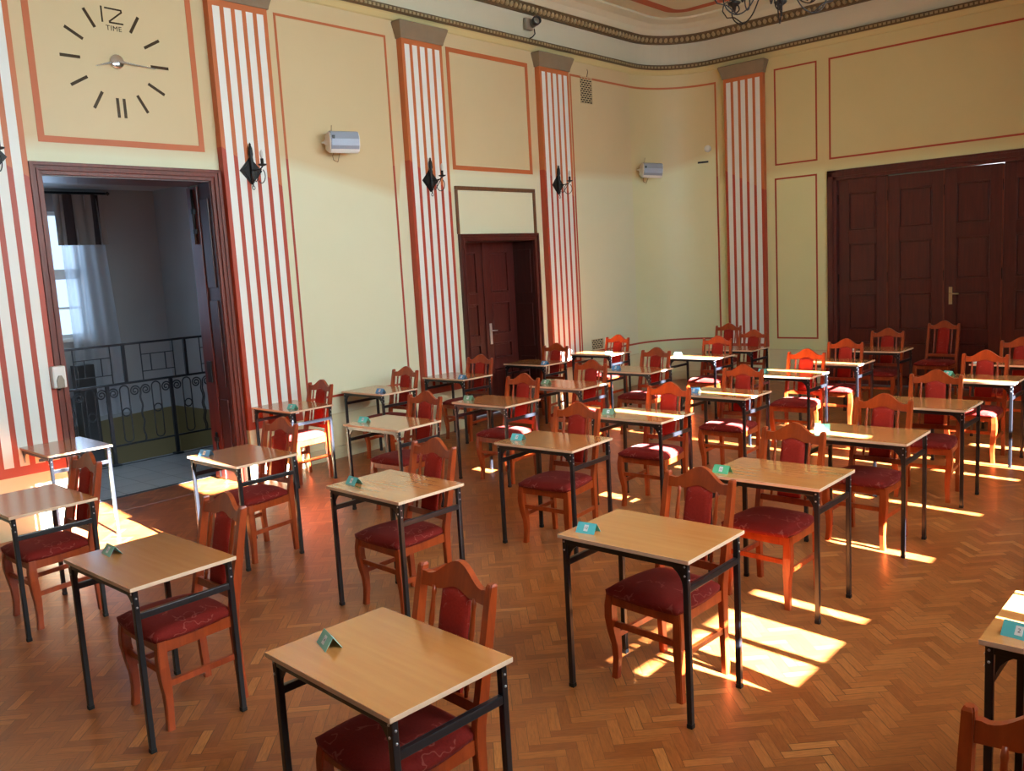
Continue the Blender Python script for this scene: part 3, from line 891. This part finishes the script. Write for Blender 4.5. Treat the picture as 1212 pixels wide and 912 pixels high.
for k in range(len(edge)):
    a, b_ = edge[k], edge[(k+1) % len(edge)]
    m.bm.faces.new((grid[(-1,*a)], grid[(-1,*b_)], grid[(1,*b_)], grid[(1,*a)]))
m.build('back_panel', M['fabric_back'], CHAIR)
for s in (-1, 1):
    m = MB(); prof = [(0.0, .008), (0.03, .008), (0.04, .011), (0.05, .008), (0.08, .0105), (0.10, .012), (0.13, .0075), (0.145, .0105), (0.16, .0075), (0.24, .0115), (0.30, .009), (0.33, .008), (0.345, .010), (0.37, .007)]
    p0 = Vector((s*0.110, lean(0.535), 0.53)); p1 = Vector((s*0.110, lean(0.87), 0.875))
    m.tube([p0+(p1-p0)*(h/0.37) for h, r in prof], 1.0, 8, scales=[r for h, r in prof]); m.build('spindle', M['chair'], CHAIR)
m = MB()
m.box(-0.178, 0.178, -0.198, -0.180, 0.262, 0.292, 0.004); m.build('front_stretcher', M['chair'], CHAIR)
for s in (-1, 1):
    m = MB(); m.sweep([(s*0.187, -0.185, 0.215), (s*0.187, 0.165, 0.225)], SQ(0.009, 0.014), smooth=False); m.build('side_stretcher', M['chair'], CHAIR)

# ------------------------------------------------------------------ cards
def make_card(colour, text, loc, yaw, label):
    e = empty('place_card', loc, yaw); tag(e, label, 'card', 'folded number cards on the desks')
    m = MB(); L, hw, h = 0.05, 0.031, 0.044; t = 0.0008
    m.prism([(-hw, 0), (0, h), (hw, 0), (hw-0.0018, 0), (0, h-0.0022), (-hw+0.0018, 0)], 0, -L, L)
    m.build('folded_card', M['card_'+colour], e)
    a = math.atan2(h, hw)
    # label sheet lies on the front slope
    nrm = Vector((0, -math.sin(a), math.cos(a))); up = Vector((0, math.cos(a), math.sin(a)))
    c0 = Vector((0, -hw*0.5, h*0.5))+nrm*0.0008
    lw, lh = 0.0115, 0.0155
    m = MB(); P = [c0+Vector((sx*lw, 0, 0))+up*(sy*lh)+nrm*d for d in (0, 0.0005) for sx, sy in ((-1,-1),(1,-1),(1,1),(-1,1))]
    m._add(P, [(3,2,1,0),(4,5,6,7),(0,1,5,4),(1,2,6,5),(2,3,7,6),(3,0,4,7)])
    m.build('number_label', M['paper'], e)
    text_mesh('number', text, 0.019, 0.0001, M['ink'], e, c0+nrm*0.0008, (a, 0, 0))
    return e

COLN = {1: 'rightmost column', 2: 'second column from the right', 3: 'middle column of five', 4: 'fourth column from the right', 5: 'column along the left wall'}
ORD = ['', 'first', 'second', 'third', 'fourth', 'fifth', 'sixth', 'seventh', 'eighth']
# (column, row, x, y, yaw, chair (x, y of post tops, yaw) or None, card (colour, text, x, y, yaw) or None)
DESKS = [
 (1, 1, -0.34, 3.14, 0, (-0.33, 3.53, 0), ('teal', '2', -0.59, 2.985, -8)),
 (2, 1, -2.19, 1.714, -3, (-2.18, 2.05, -4), ('mint', '14', -2.412, 1.650, -19)),
 (2, 2, -2.167, 3.28, 0, (-2.143, 3.705, -5), ('teal', '13', -2.415, 3.137, 5)),
 (2, 3, -2.16, 4.614, 0, (-2.215, 4.96, -3), ('green', '12', -2.424, 4.452, -1)),
 (2, 4, -2.128, 5.893, 0.7, (-2.118, 6.235, -4), ('cyan', '11', -2.41, 5.87, 15)),
 (2, 5, -2.128, 7.235, 0, (-2.152, 7.57, 4), None),
 (2, 6, -2.12, 8.72, 0, (-2.144, 9.079, -1), ('cyan', '9', -2.40, 8.83, -30)),
 (2, 7, -2.10, 9.97, 0, (-2.10, 10.36, 0), ('grey', '8', -2.39, 9.80, 0)),
 (3, 1, -3.94, 1.741, 0, (-3.917, 2.135, -2), ('mint', '15', -4.165, 1.668, -3)),
 (3, 2, -3.969, 3.271, -1.8, (-3.97, 3.615, -3), ('teal', '16', -4.211, 3.160, -5)),
 (3, 3, -3.934, 4.745, 2.3, (-3.965, 5.085, 4), ('teal', '17', -4.177, 4.64, 6)),
 (3, 4, -3.939, 5.899, 0, (-3.875, 6.24, 2), ('sage', '18', -4.19, 5.80, 15)),
 (3, 5, -3.866, 7.159, -1, (-3.838, 7.50, 1), ('blue', '19', -4.121, 7.08, 2)),
 (3, 6, -3.883, 8.555, 0, (-3.82, 8.90, 3), ('teal', '20', -4.13, 8.51, -10)),
 (3, 7, -3.80, 9.635, 0, (-3.816, 9.98, 3), None),
 (3, 8, -3.79, 10.93, 0, (-3.808, 11.36, 2), ('grey', '22', -4.07, 10.80, 0)),
 (4, 1, -5.749, 1.869, -0.2, (-5.771, 2.222, 1), None),
 (4, 2, -5.708, 3.296, -0.4, (-5.711, 3.645, 3), ('blue', '30', -5.945, 3.14, 19)),
 (4, 3, -5.69, 4.722, 1.6, (-5.64, 5.075, 2), ('cyan', '29', -5.946, 4.625, 8)),
 (4, 4, -5.637, 5.974, 0, (-5.575, 6.315, 2), ('sage', '28', -5.922, 5.895, 10)),
 (4, 5, -5.65, 7.12, 0, (-5.60, 7.465, 3), ('sage', '27', -5.911, 7.065, -1)),
 (4, 6, -5.645, 8.39, 0, (-5.585, 8.73, -3), ('blue', '26', -5.872, 8.315, 2)),
 (4, 7, -5.60, 9.79, 0, (-5.555, 10.165, 5), ('cyan', '25', -5.891, 9.73, -3)),
 (4, 8, -5.57, 10.72, 0, (-5.50, 11.06, 2), None),
 (5, 1, -7.52, 2.74, -1.8, None, None),
 (5, 2, -7.451, 4.908, -0.7, (-7.419, 5.25, -1), ('cyan', '31', -7.283, 4.80, 8)),
 (5, 3, -7.459, 6.044, -0.2, (-7.395, 6.385, 2), ('blue', '32', -7.261, 5.90, 8)),
 (5, 4, -7.44, 7.235, 0, (-7.38, 7.585, 3), ('blue', '33', -7.182, 7.068, 0)),
 (5, 5, -7.38, 8.63, 0, (-7.315, 8.985, 2), ('blue', '34', -7.09, 8.47, -7)),
 (5, 6, -7.20, 9.83, 0, (-7.14, 10.175, -2), ('cyan', '35', -6.923, 9.645, 8)),
]
DL = {(2, 1): 'beech desk nearest the camera, mint card 14 on its left front corner',
      (1, 1): 'beech desk cut by the right picture edge, its top half sunlit',
      (2, 2): 'beech desk with the teal card marked 13 and a sunlit floor behind',
      (2, 3): 'beech desk with the bright green card, just behind the desk numbered 13',
      (5, 1): 'bare beech desk without a chair standing beside the open doorway',
      (4, 1): 'beech desk half cut off by the left picture edge',
      (3, 1): 'beech desk in the left foreground with a tilted mint card'}
CL = {(2, 1): 'red upholstered chair at the nearest desk in the bottom foreground',
      (1, 1): 'red upholstered chair behind the desk at the right picture edge',
      (2, 2): 'red upholstered chair behind the desk numbered 13',
      (2, 3): 'red upholstered chair behind the desk with the bright green card',
      (4, 1): 'red upholstered chair at the desk cut off by the left picture edge',
      (3, 1): 'red upholstered chair at the left foreground desk with the tilted mint card'}
CN = dict(teal='teal', mint='mint green', green='bright green', blue='blue', cyan='pale cyan', sage='dull green', grey='pale grey')
KL = {(1, 1): 'teal folded card marked 2 at the right picture edge', (2, 1): 'mint folded card marked 14 on the nearest desk',
      (2, 2): 'teal folded card marked 13 on a front desk', (2, 3): 'bright green folded card on the desk behind number 13',
      (3, 1): 'mint folded card on the left foreground desk'}
first_desk = first_chair = True
def place_chair(x, y, yaw, label, group='red upholstered chairs'):
    global first_chair
    if first_chair: c = CHAIR; first_chair = False
    else: c = copy_tree(CHAIR)
    r = math.radians(yaw); dy = lean(0.94)
    c.location = (x+math.sin(r)*dy, y-math.cos(r)*dy, 0); c.rotation_euler = (0, 0, r)
    return tag(c, label, 'chair', group)
for col, row, x, y, yaw, ch, card in DESKS:
    if first_desk: d = DESK; first_desk = False
    else: d = copy_tree(DESK)
    d.location = (x, y, 0); d.rotation_euler = (0, 0, math.radians(yaw))
    tag(d, DL.get((col, row), 'beech desk with black legs, %s from the front, %s' % (ORD[row], COLN[col])), 'desk', 'single exam desks in rows')
    if ch: place_chair(ch[0], ch[1], ch[2], CL.get((col, row), 'red chair at the %s desk from the front, %s' % (ORD[row], COLN[col])))
    if card:
        make_card(card[0], card[1], (card[2], card[3], 0.7602), math.radians(card[4]),
                  KL.get((col, row), '%s card on the %s desk from the front, %s' % (CN[card[0]], ORD[row], COLN[col])))
place_chair(-0.325, 2.083, 0, 'red upholstered chair cut off by the bottom right picture corner')
place_chair(-3.46, 12.50, -3, 'red upholstered chair standing alone against the four-leaf door')
place_chair(-6.42, 12.10, 8, 'spare red upholstered chair against the striped pilaster in the far corner')

# ------------------------------------------------------------------ wall clock
ck = empty('wall_clock', (XL, 3.73, 4.025)); tag(ck, 'large frameless wall clock of separate bronze markers above the open doorway', 'clock')
def wplate(mb, pts, x0, x1): mb.prism(pts, 0, x0, x1)
for h in range(1, 12):
    a = PI/2-h*PI/6; ca, sa = math.cos(a), math.sin(a)
    def mk(o, w=0.013):
        pts = []
        for r, s_ in ((0.315, -w), (0.485, -w), (0.485, w), (0.315, w)): pts.append((r*ca-(s_+o)*sa, r*sa+(s_+o)*ca))
        m = MB(); wplate(m, pts, 0.0, 0.004); m.build('hour_marker', M['mark'], ck)
    if h == 6: mk(0.03); mk(-0.03)
    else: mk(0.0)
m = MB()
def stroke(pts, w=0.014):
    for a, b_ in zip(pts[:-1], pts[1:]):
        d = Vector((b_[0]-a[0], b_[1]-a[1])); L = d.length; d.normalize(); nn = Vector((-d.y, d.x))*w/2; e = d*w*0.4
        A, B_ = Vector(a)-e, Vector(b_)+e
        wplate(m, [tuple(A-nn), tuple(B_-nn), tuple(B_+nn), tuple(A+nn)], 0.0, 0.004)
stroke([(-0.085, 0.46), (-0.085, 0.335)]); stroke([(-0.05, 0.455), (0.09, 0.452), (0.092, 0.435), (-0.02, 0.345), (-0.02, 0.335), (0.095, 0.335)])
m.build('numeral_twelve', M['mark'], ck)
text_mesh('lettering', 'TIME', 0.062, 0.002, M['mark'], ck, (0.002, 0.01, 0.285), (PI/2, 0, PI/2), 1.1)
m = MB(); m.lathe([(0.062, 0.0), (0.062, 0.02), (0.055, 0.026), (0.0, 0.03)], M=Matrix.Rotation(PI/2, 4, 'Y'), seg=24); m.build('hub', M['chrome'], ck)
def hand(name, ang, L, w):
    a = math.radians(ang); d = Vector((math.cos(a), math.sin(a))); n_ = Vector((-d.y, d.x))
    m = MB(); wplate(m, [tuple(n_*w), tuple(d*L+n_*w*0.3), tuple(d*L-n_*w*0.3), tuple(-n_*w)], 0.032, 0.035); m.build(name, M['chrome'], ck)
hand('minute_hand', -4, 0.34, 0.010); hand('hour_hand', 197, 0.21, 0.012)

# ------------------------------------------------------------------ sconces
def sconce(y, z, label):
    e = empty('wall_sconce', (XL+0.085, y, z)); tag(e, label, 'wall lamp', 'wrought iron sconces on the striped pilasters')
    m = MB(); m.prism([(0, -0.135), (0.125, 0), (0, 0.135), (-0.125, 0)], 0, 0.0, 0.012); m.prism([(0, -0.11), (0.10, 0), (0, 0.11), (-0.10, 0)], 0, 0.012, 0.02)
    m.build('back_plate', M['iron'], e)
    m = MB()
    m.lathe([(0.014, -0.12), (0.02, -0.05), (0.018, 0.05), (0.022, 0.10), (0.018, 0.13), (0.024, 0.16), (0.02, 0.22), (0.010, 0.245), (0.013, 0.255), (0.0, 0.275)], (0.03, 0, 0), seg=8)
    m.tube([(0.03, 0, -0.12), (0.03, 0, -0.15)], 0.006, 6)
    m.tube([(0.03, 0.016*math.cos(2*PI*k/10), -0.168+0.018*math.sin(2*PI*k/10)) for k in range(10)], 0.0035, 5, True)
    m.build('stem', M['iron'], e)
    m = MB()
    m.tube([(0.02, 0, 0.01), (0.09, 0, -0.005), (0.18, 0, 0.0), (0.22, 0, 0.02)], 0.007, 6)
    pts = [(0.185+0.068*math.cos(a), 0, -0.07+0.068*math.sin(a)) for a in [PI*0.75-k*2*PI*1.15/26 for k in range(27)]]
    m.tube([(0.03, 0, -0.08), (0.09, 0, -0.115)]+pts[::-1][:22], 0.0045, 6)
    m.build('arm', M['iron'], e)
    m = MB(); m.lathe([(0.008, 0.0), (0.04, 0.012), (0.046, 0.022), (0.02, 0.018), (0.016, 0.025), (0.016, 0.075), (0.0, 0.078)], (0.22, 0, 0.02), seg=10); m.build('candle_cup', M['iron'], e)
    m = MB(); m.lathe([(0.010, 0.075), (0.013, 0.09), (0.017, 0.115), (0.012, 0.145), (0.0, 0.165)], (0.22, 0, 0.02), seg=10); m.build('bulb', M['bulb'], e)
for y, z, t_ in ((2.57, 3.13, 'wrought iron sconce cut off by the left picture edge'), (4.93, 3.115, 'wrought iron sconce on the pilaster right of the open doorway'),
              (7.375, 3.105, 'wrought iron sconce on the pilaster left of the small double door'), (9.845, 3.13, 'wrought iron sconce on the pilaster right of the small double door')):
    sconce(y, z, t_)

# ------------------------------------------------------------------ loudspeakers
def speaker(loc, yaw, pitch, roll, label):
    e = empty('loudspeaker', loc, 0); e.rotation_euler = (roll, pitch, yaw); tag(e, label, 'loudspeaker', 'white wall loudspeakers')
    # local: x out of the wall, y width, z height
    W2, H2 = 0.165, 0.115
    m = MB(); prof = []
    pts = [(-0.02, -H2*0.7), (0.10, -H2), (0.16, -H2*0.92), (0.19, -H2*0.3), (0.19, H2*0.3), (0.16, H2*0.92), (0.10, H2), (-0.02, H2*0.7)]
    m.prism(pts, 1, -W2, W2); ed = list(m.bm.edges); bmesh.ops.bevel(m.bm, geom=ed, offset=0.012, segments=2, affect='EDGES')
    m.build('cabinet', M['plastic'], e)
    m = MB(); gp = [(0.178, -H2*0.62), (0.195, -H2*0.30), (0.195, H2*0.30), (0.164, H2*0.92), (0.110, H2*1.01), (0.10, H2*0.9), (0.150, -H2*0.5)]
    m.prism(gp, 1, -W2+0.012, W2-0.012); m.build('grille', M['grille'], e)
    m = MB(); m.box(0.15, 0.197, -W2+0.022, -W2+0.05, H2*0.30, H2*0.62, 0.003); m.build('badge', M['dark_plastic'], e)
    m = MB()
    for s in (-1, 1): m.tube([(-0.10, s*0.05, 0.0), (-0.06, s*(W2+0.02), 0.0), (0.05, s*(W2+0.02), 0.0)], 0.012, 6); m.lathe([(0.03, 0), (0.03, 0.02), (0.0, 0.024)], (0.05, s*(W2), 0), Matrix.Rotation(-s*PI/2, 4, 'X'), 10)
    m.box(-0.115, -0.09, -0.06, 0.06, -0.06, 0.06, 0.005); m.build('bracket', M['plastic'], e)
    m = MB(); m.tube([(0.0, -0.05, -0.07), (-0.04, -0.08, -0.13), (-0.07, -0.06, -0.18), (-0.05, -0.02, -0.20), (-0.02, -0.01, -0.13), (0.0, 0.0, -0.08)], 0.004, 5)
    m.tube([(-0.10, -0.05, 0.06), (-0.105, -0.06, 0.12), (-0.105, -0.055, 0.19)], 0.004, 5); m.build('cable', M['wire'], e)
speaker((XL+0.115, 6.05, 3.46), math.radians(-20), math.radians(6), 0, 'white loudspeaker on the tall cream panel left of the double door')
speaker((XL+R+0.84*math.cos(math.radians(165)), YB-R+0.84*math.sin(math.radians(165)), 3.42), math.radians(-38), math.radians(8), math.radians(-4), 'white loudspeaker in the rounded far corner')

# ------------------------------------------------------------------ vents, small wall items
def vent(loc, w, h, rows, cols, label, rotz=0.0):
    e = empty('air_vent', loc, rotz); tag(e, label, 'vent', 'grilles in the rounded corner wall')
    m = MB(); m.box(0.001, 0.004, 0.004, w-0.004, 0.004, h-0.004); m.build('backing', M['vent_dark'], e)
    m = MB(); t_ = 0.010
    for r_ in range(rows+1): z = r_*(h-t_)/rows; m.box(0.0, 0.013, 0, w, z, z+t_)
    for r_ in range(rows):
        for q in range(cols+1):
            y = q*(w-t_)/cols+(0.5*(w-t_)/cols if r_ % 2 and q < cols else 0); m.box(0.0, 0.011, y, y+t_, r_*(h-t_)/rows, (r_+1)*(h-t_)/rows)
    m.build('grille', M['vent'], e)
vent((XL, 10.59, 4.345), 0.285, 0.38, 12, 4, 'tall cream air vent high on the wall beside the last left pilaster')
vent((XL, 10.60, 0.70), 0.28, 0.155, 5, 4, 'low air vent near the floor beside the last left pilaster')
# wire hook above the vent
m = MB(); m.tube([(XL+0.01, 10.75, 4.73), (XL+0.03, 10.755, 4.80), (XL+0.012, 10.76, 4.84)], 0.004, 5)
o = m.build('wire_hook', M['iron']); tag(o, 'small black wire hook above the tall air vent', 'hook')
# stub pipe and white disc in the corner
p0 = Vector((-7.19, 12.83, 3.517)); n0 = Vector((XL+R-p0.x, YB-R-p0.y, 0)).normalized()
e = MB(); t0 = Vector((-n0.y, n0.x, 0))
e.box(-0.085, 0.085, 0.0, 0.03, -0.014, 0.014, 0.004, Matrix.Translation(p0) @ Matrix(((t0.x, n0.x, 0, 0), (t0.y, n0.y, 0, 0), (0, 0, 1, 0), (0, 0, 0, 1))))
o = e.build('wall_holder', M['dark_plastic']); tag(o, 'short black horizontal holder fixed in the rounded far corner', 'holder')
p1 = Vector((-7.106, 12.835, 3.72)); n1 = Vector((XL+R-p1.x, YB-R-p1.y, 0)).normalized()
e = MB(); e.lathe([(0.055, 0), (0.055, 0.014), (0.045, 0.024), (0.0, 0.026)], p1, Vector((0, 0, 1)).rotation_difference(n1).to_matrix().to_4x4(), 18)
o = e.build('detector', M['plastic']); tag(o, 'small round white detector above the black holder in the far corner', 'detector')

# camera-like spotlight on the frieze
e = empty('security_camera', (XL+0.05, 9.44, 5.24)); tag(e, 'small grey security camera with a dark lens on the frieze', 'camera')
m = MB(); m.box(0.0, 0.05, -0.12, 0.02, -0.075, 0.075, 0.006); m.build('mount', M['grey_plastic'], e)
Mr = Matrix.Rotation(math.radians(80), 4, 'Y') @ Matrix.Rotation(math.radians(25), 4, 'X')
m = MB(); m.lathe([(0.045, 0.0), (0.05, 0.02), (0.05, 0.09), (0.058, 0.09), (0.058, 0.13)], (0.04, 0.02, 0.0), Mr, 14); m.build('body', M['grey_plastic'], e)
m = MB(); m.lathe([(0.060, 0.10), (0.062, 0.165), (0.050, 0.165), (0.046, 0.13), (0.0, 0.128)], (0.04, 0.02, 0.0), Mr, 14); m.build('lens', M['dark_plastic'], e)
m = MB(); m.tube([(0.06, 0.03, -0.05), (0.07, 0.03, -0.12), (0.05, 0.0, -0.16), (0.02, -0.05, -0.19)], 0.008, 6); m.build('cable', M['iron'], e)

# soap dispenser on the door casing
e = empty('soap_dispenser', (XL+0.055, 2.865, 1.30)); tag(e, 'white plastic soap dispenser fixed to the doorway casing', 'dispenser')
m = MB(); m.box(0.0, 0.09, -0.055, 0.055, -0.09, 0.10, 0.015); m.build('body', M['plastic'], e)
m = MB(); m.prism([(-0.028, -0.085), (0.028, -0.085), (0.030, -0.02), (0.012, 0.02), (-0.012, 0.02), (-0.030, -0.02)], 0, 0.088, 0.102); m.build('push_lever', M['grey_plastic'], e)
m = MB(); m.lathe([(0.012, 0), (0.010, -0.02)], (0.05, 0, -0.09), seg=10); m.build('nozzle', M['dark_plastic'], e)

# ------------------------------------------------------------------ chandelier
cx, cy, cz = -3.39, 7.34, 4.07
ch = empty('chandelier', (cx, cy, cz)); tag(ch, 'black wrought iron chandelier hanging at the top of the picture', 'chandelier')
m = MB(); m.lathe([(0.0, 0.20), (0.02, 0.22), (0.05, 0.27), (0.03, 0.32), (0.045, 0.40), (0.07, 0.46), (0.04, 0.53), (0.03, 0.75), (0.05, 0.80), (0.0, 0.84)], seg=12); m.tube([(0, 0, 0.8), (0, 0, 1.64)], 0.010, 6)
m.build('stem', M['iron'], ch)
for k in range(6):
    ang = math.radians(109+60*k); d = Vector((math.cos(ang), math.sin(ang), 0))
    P = lambda r, z: d*(r*0.8)+Vector((0, 0, z*0.85))
    m = MB()
    pts = [P(0.05, 0.45), P(0.13, 0.32), P(0.20, 0.15), P(0.30, 0.0), P(0.42, -0.06), P(0.52, -0.02), P(0.57, 0.06), P(0.55, 0.13), P(0.49, 0.14), P(0.47, 0.09), P(0.51, 0.07)]
    # smooth the polyline
    sm = []
    for i in range(len(pts)-1):
        p_, a_, b_, q_ = pts[max(i-1, 0)], pts[i], pts[i+1], pts[min(i+2, len(pts)-1)]
        for s in range(5):
            t = s/5; sm.append(0.5*((2*a_)+(b_-p_)*t+(2*p_-5*a_+4*b_-q_)*t*t+(3*a_-p_-3*b_+q_)*t**3))
    sm.append(pts[-1])
    m.tube(sm, 0.006, 6)
    up = [P(0.42, -0.06), P(0.54, 0.03), P(0.64, 0.05), P(0.70, 0.13), P(0.68, 0.20), P(0.62, 0.21), P(0.61, 0.16)]
    m.tube(up, 0.0055, 6)
    m.build('arm', M['iron'], ch)
    m = MB(); m.lathe([(0.012, -0.06), (0.02, -0.02), (0.05, 0.0), (0.06, 0.015), (0.022, 0.02), (0.022, 0.07), (0, 0.072)], P(0.54, 0.16), seg=10); m.build('candle_cup', M['iron'], ch)
    m = MB(); m.lathe([(0.016, 0.07), (0.016, 0.17), (0.006, 0.18), (0.012, 0.20), (0.0, 0.26)], P(0.54, 0.16), seg=10); m.build('candle', M['candle'], ch)
    m = MB(); dd = Vector((-d.y, d.x, 0))
    m.tube([P(0.36, 0.16)+dd*(0.035*math.sin(2*PI*q/14))+Vector((0, 0, 0.085*math.cos(2*PI*q/14))) for q in range(14)], 0.006, 5, True); m.build('loop', M['iron'], ch)

# ------------------------------------------------------------------ light
w = bpy.data.worlds.new('sky'); bpy.context.scene.world = w; w.use_nodes = True
bg = w.node_tree.nodes['Background']; bg.inputs[0].default_value = (0.55, 0.75, 1.0, 1); bg.inputs[1].default_value = 1.6
sl = bpy.data.lights.new('sun', 'SUN'); sl.energy = 290; sl.angle = math.radians(0.53); sl.color = (0.90, 0.97, 1.08)
so = bpy.data.objects.new('sun', sl); COL.objects.link(so)
el, az = math.atan(0.48), math.atan(0.10)
dv = Vector((-math.cos(el)*math.cos(az), math.cos(el)*math.sin(az), -math.sin(el)))
so.rotation_euler = dv.to_track_quat('-Z', 'Y').to_euler(); so.location = (6, 4, 6)
def area(name, loc, rot, sx, sy, power, col, spread=180):
    l = bpy.data.lights.new(name, 'AREA'); l.shape = 'RECTANGLE'; l.size = sx; l.size_y = sy; l.energy = power; l.color = col; l.spread = math.radians(spread)
    o = bpy.data.objects.new(name, l); COL.objects.link(o); o.location = loc; o.rotation_euler = rot
    return o
for i, (a, b_) in enumerate(WINS+[(-1.2, 0.3), (-3.3, -1.8)]):  # last two are added fill lamps; the wall has no window there
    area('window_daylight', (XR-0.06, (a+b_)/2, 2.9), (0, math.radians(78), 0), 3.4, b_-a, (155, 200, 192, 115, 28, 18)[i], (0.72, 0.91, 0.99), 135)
area('landing_daylight', (XF-0.16, 3.72, 2.25), (0, math.radians(-90), 0), 1.6, 2.2, 26, (0.40, 0.65, 1.0))

# ------------------------------------------------------------------ camera
cam = bpy.data.cameras.new('camera'); co = bpy.data.objects.new('camera', cam); COL.objects.link(co)
cam.sensor_fit = 'HORIZONTAL'; cam.sensor_width = 36; cam.lens = 36*1025.757/1212; cam.clip_start = 0.05
pi_, ro, th = 0.134730800, -0.0572470988, math.radians(-42.2)
def room(v):
    c_, s_ = math.cos(th), math.sin(th)
    return Vector((v[0]*c_+v[1]*s_, -v[0]*s_+v[1]*c_, v[2]))
fw = Vector((0, math.cos(pi_), -math.sin(pi_))); up = Vector((0, math.sin(pi_), math.cos(pi_))); rt = Vector((1, 0, 0))
r2 = math.cos(ro)*rt+math.sin(ro)*up; u2 = -math.sin(ro)*rt+math.cos(ro)*up
r2, u2, fw = room(r2), room(u2), room(fw)
Mc = Matrix((r2, u2, -fw)).transposed().to_4x4(); Mc.translation = (0, 0, 2.00825)
co.matrix_world = Mc
sc = bpy.context.scene; sc.camera = co
sc.view_settings.view_transform = 'Standard'; sc.view_settings.look = 'None'; sc.view_settings.gamma = 1.0
sc.view_settings.use_curve_mapping = False; sc.view_settings.exposure = 0.0
sc.cycles.use_denoising = True
sc.cycles.max_bounces = 10; sc.cycles.diffuse_bounces = 5; sc.cycles.sample_clamp_indirect = 6.0; sc.cycles.caustics_reflective = False; sc.cycles.caustics_refractive = False
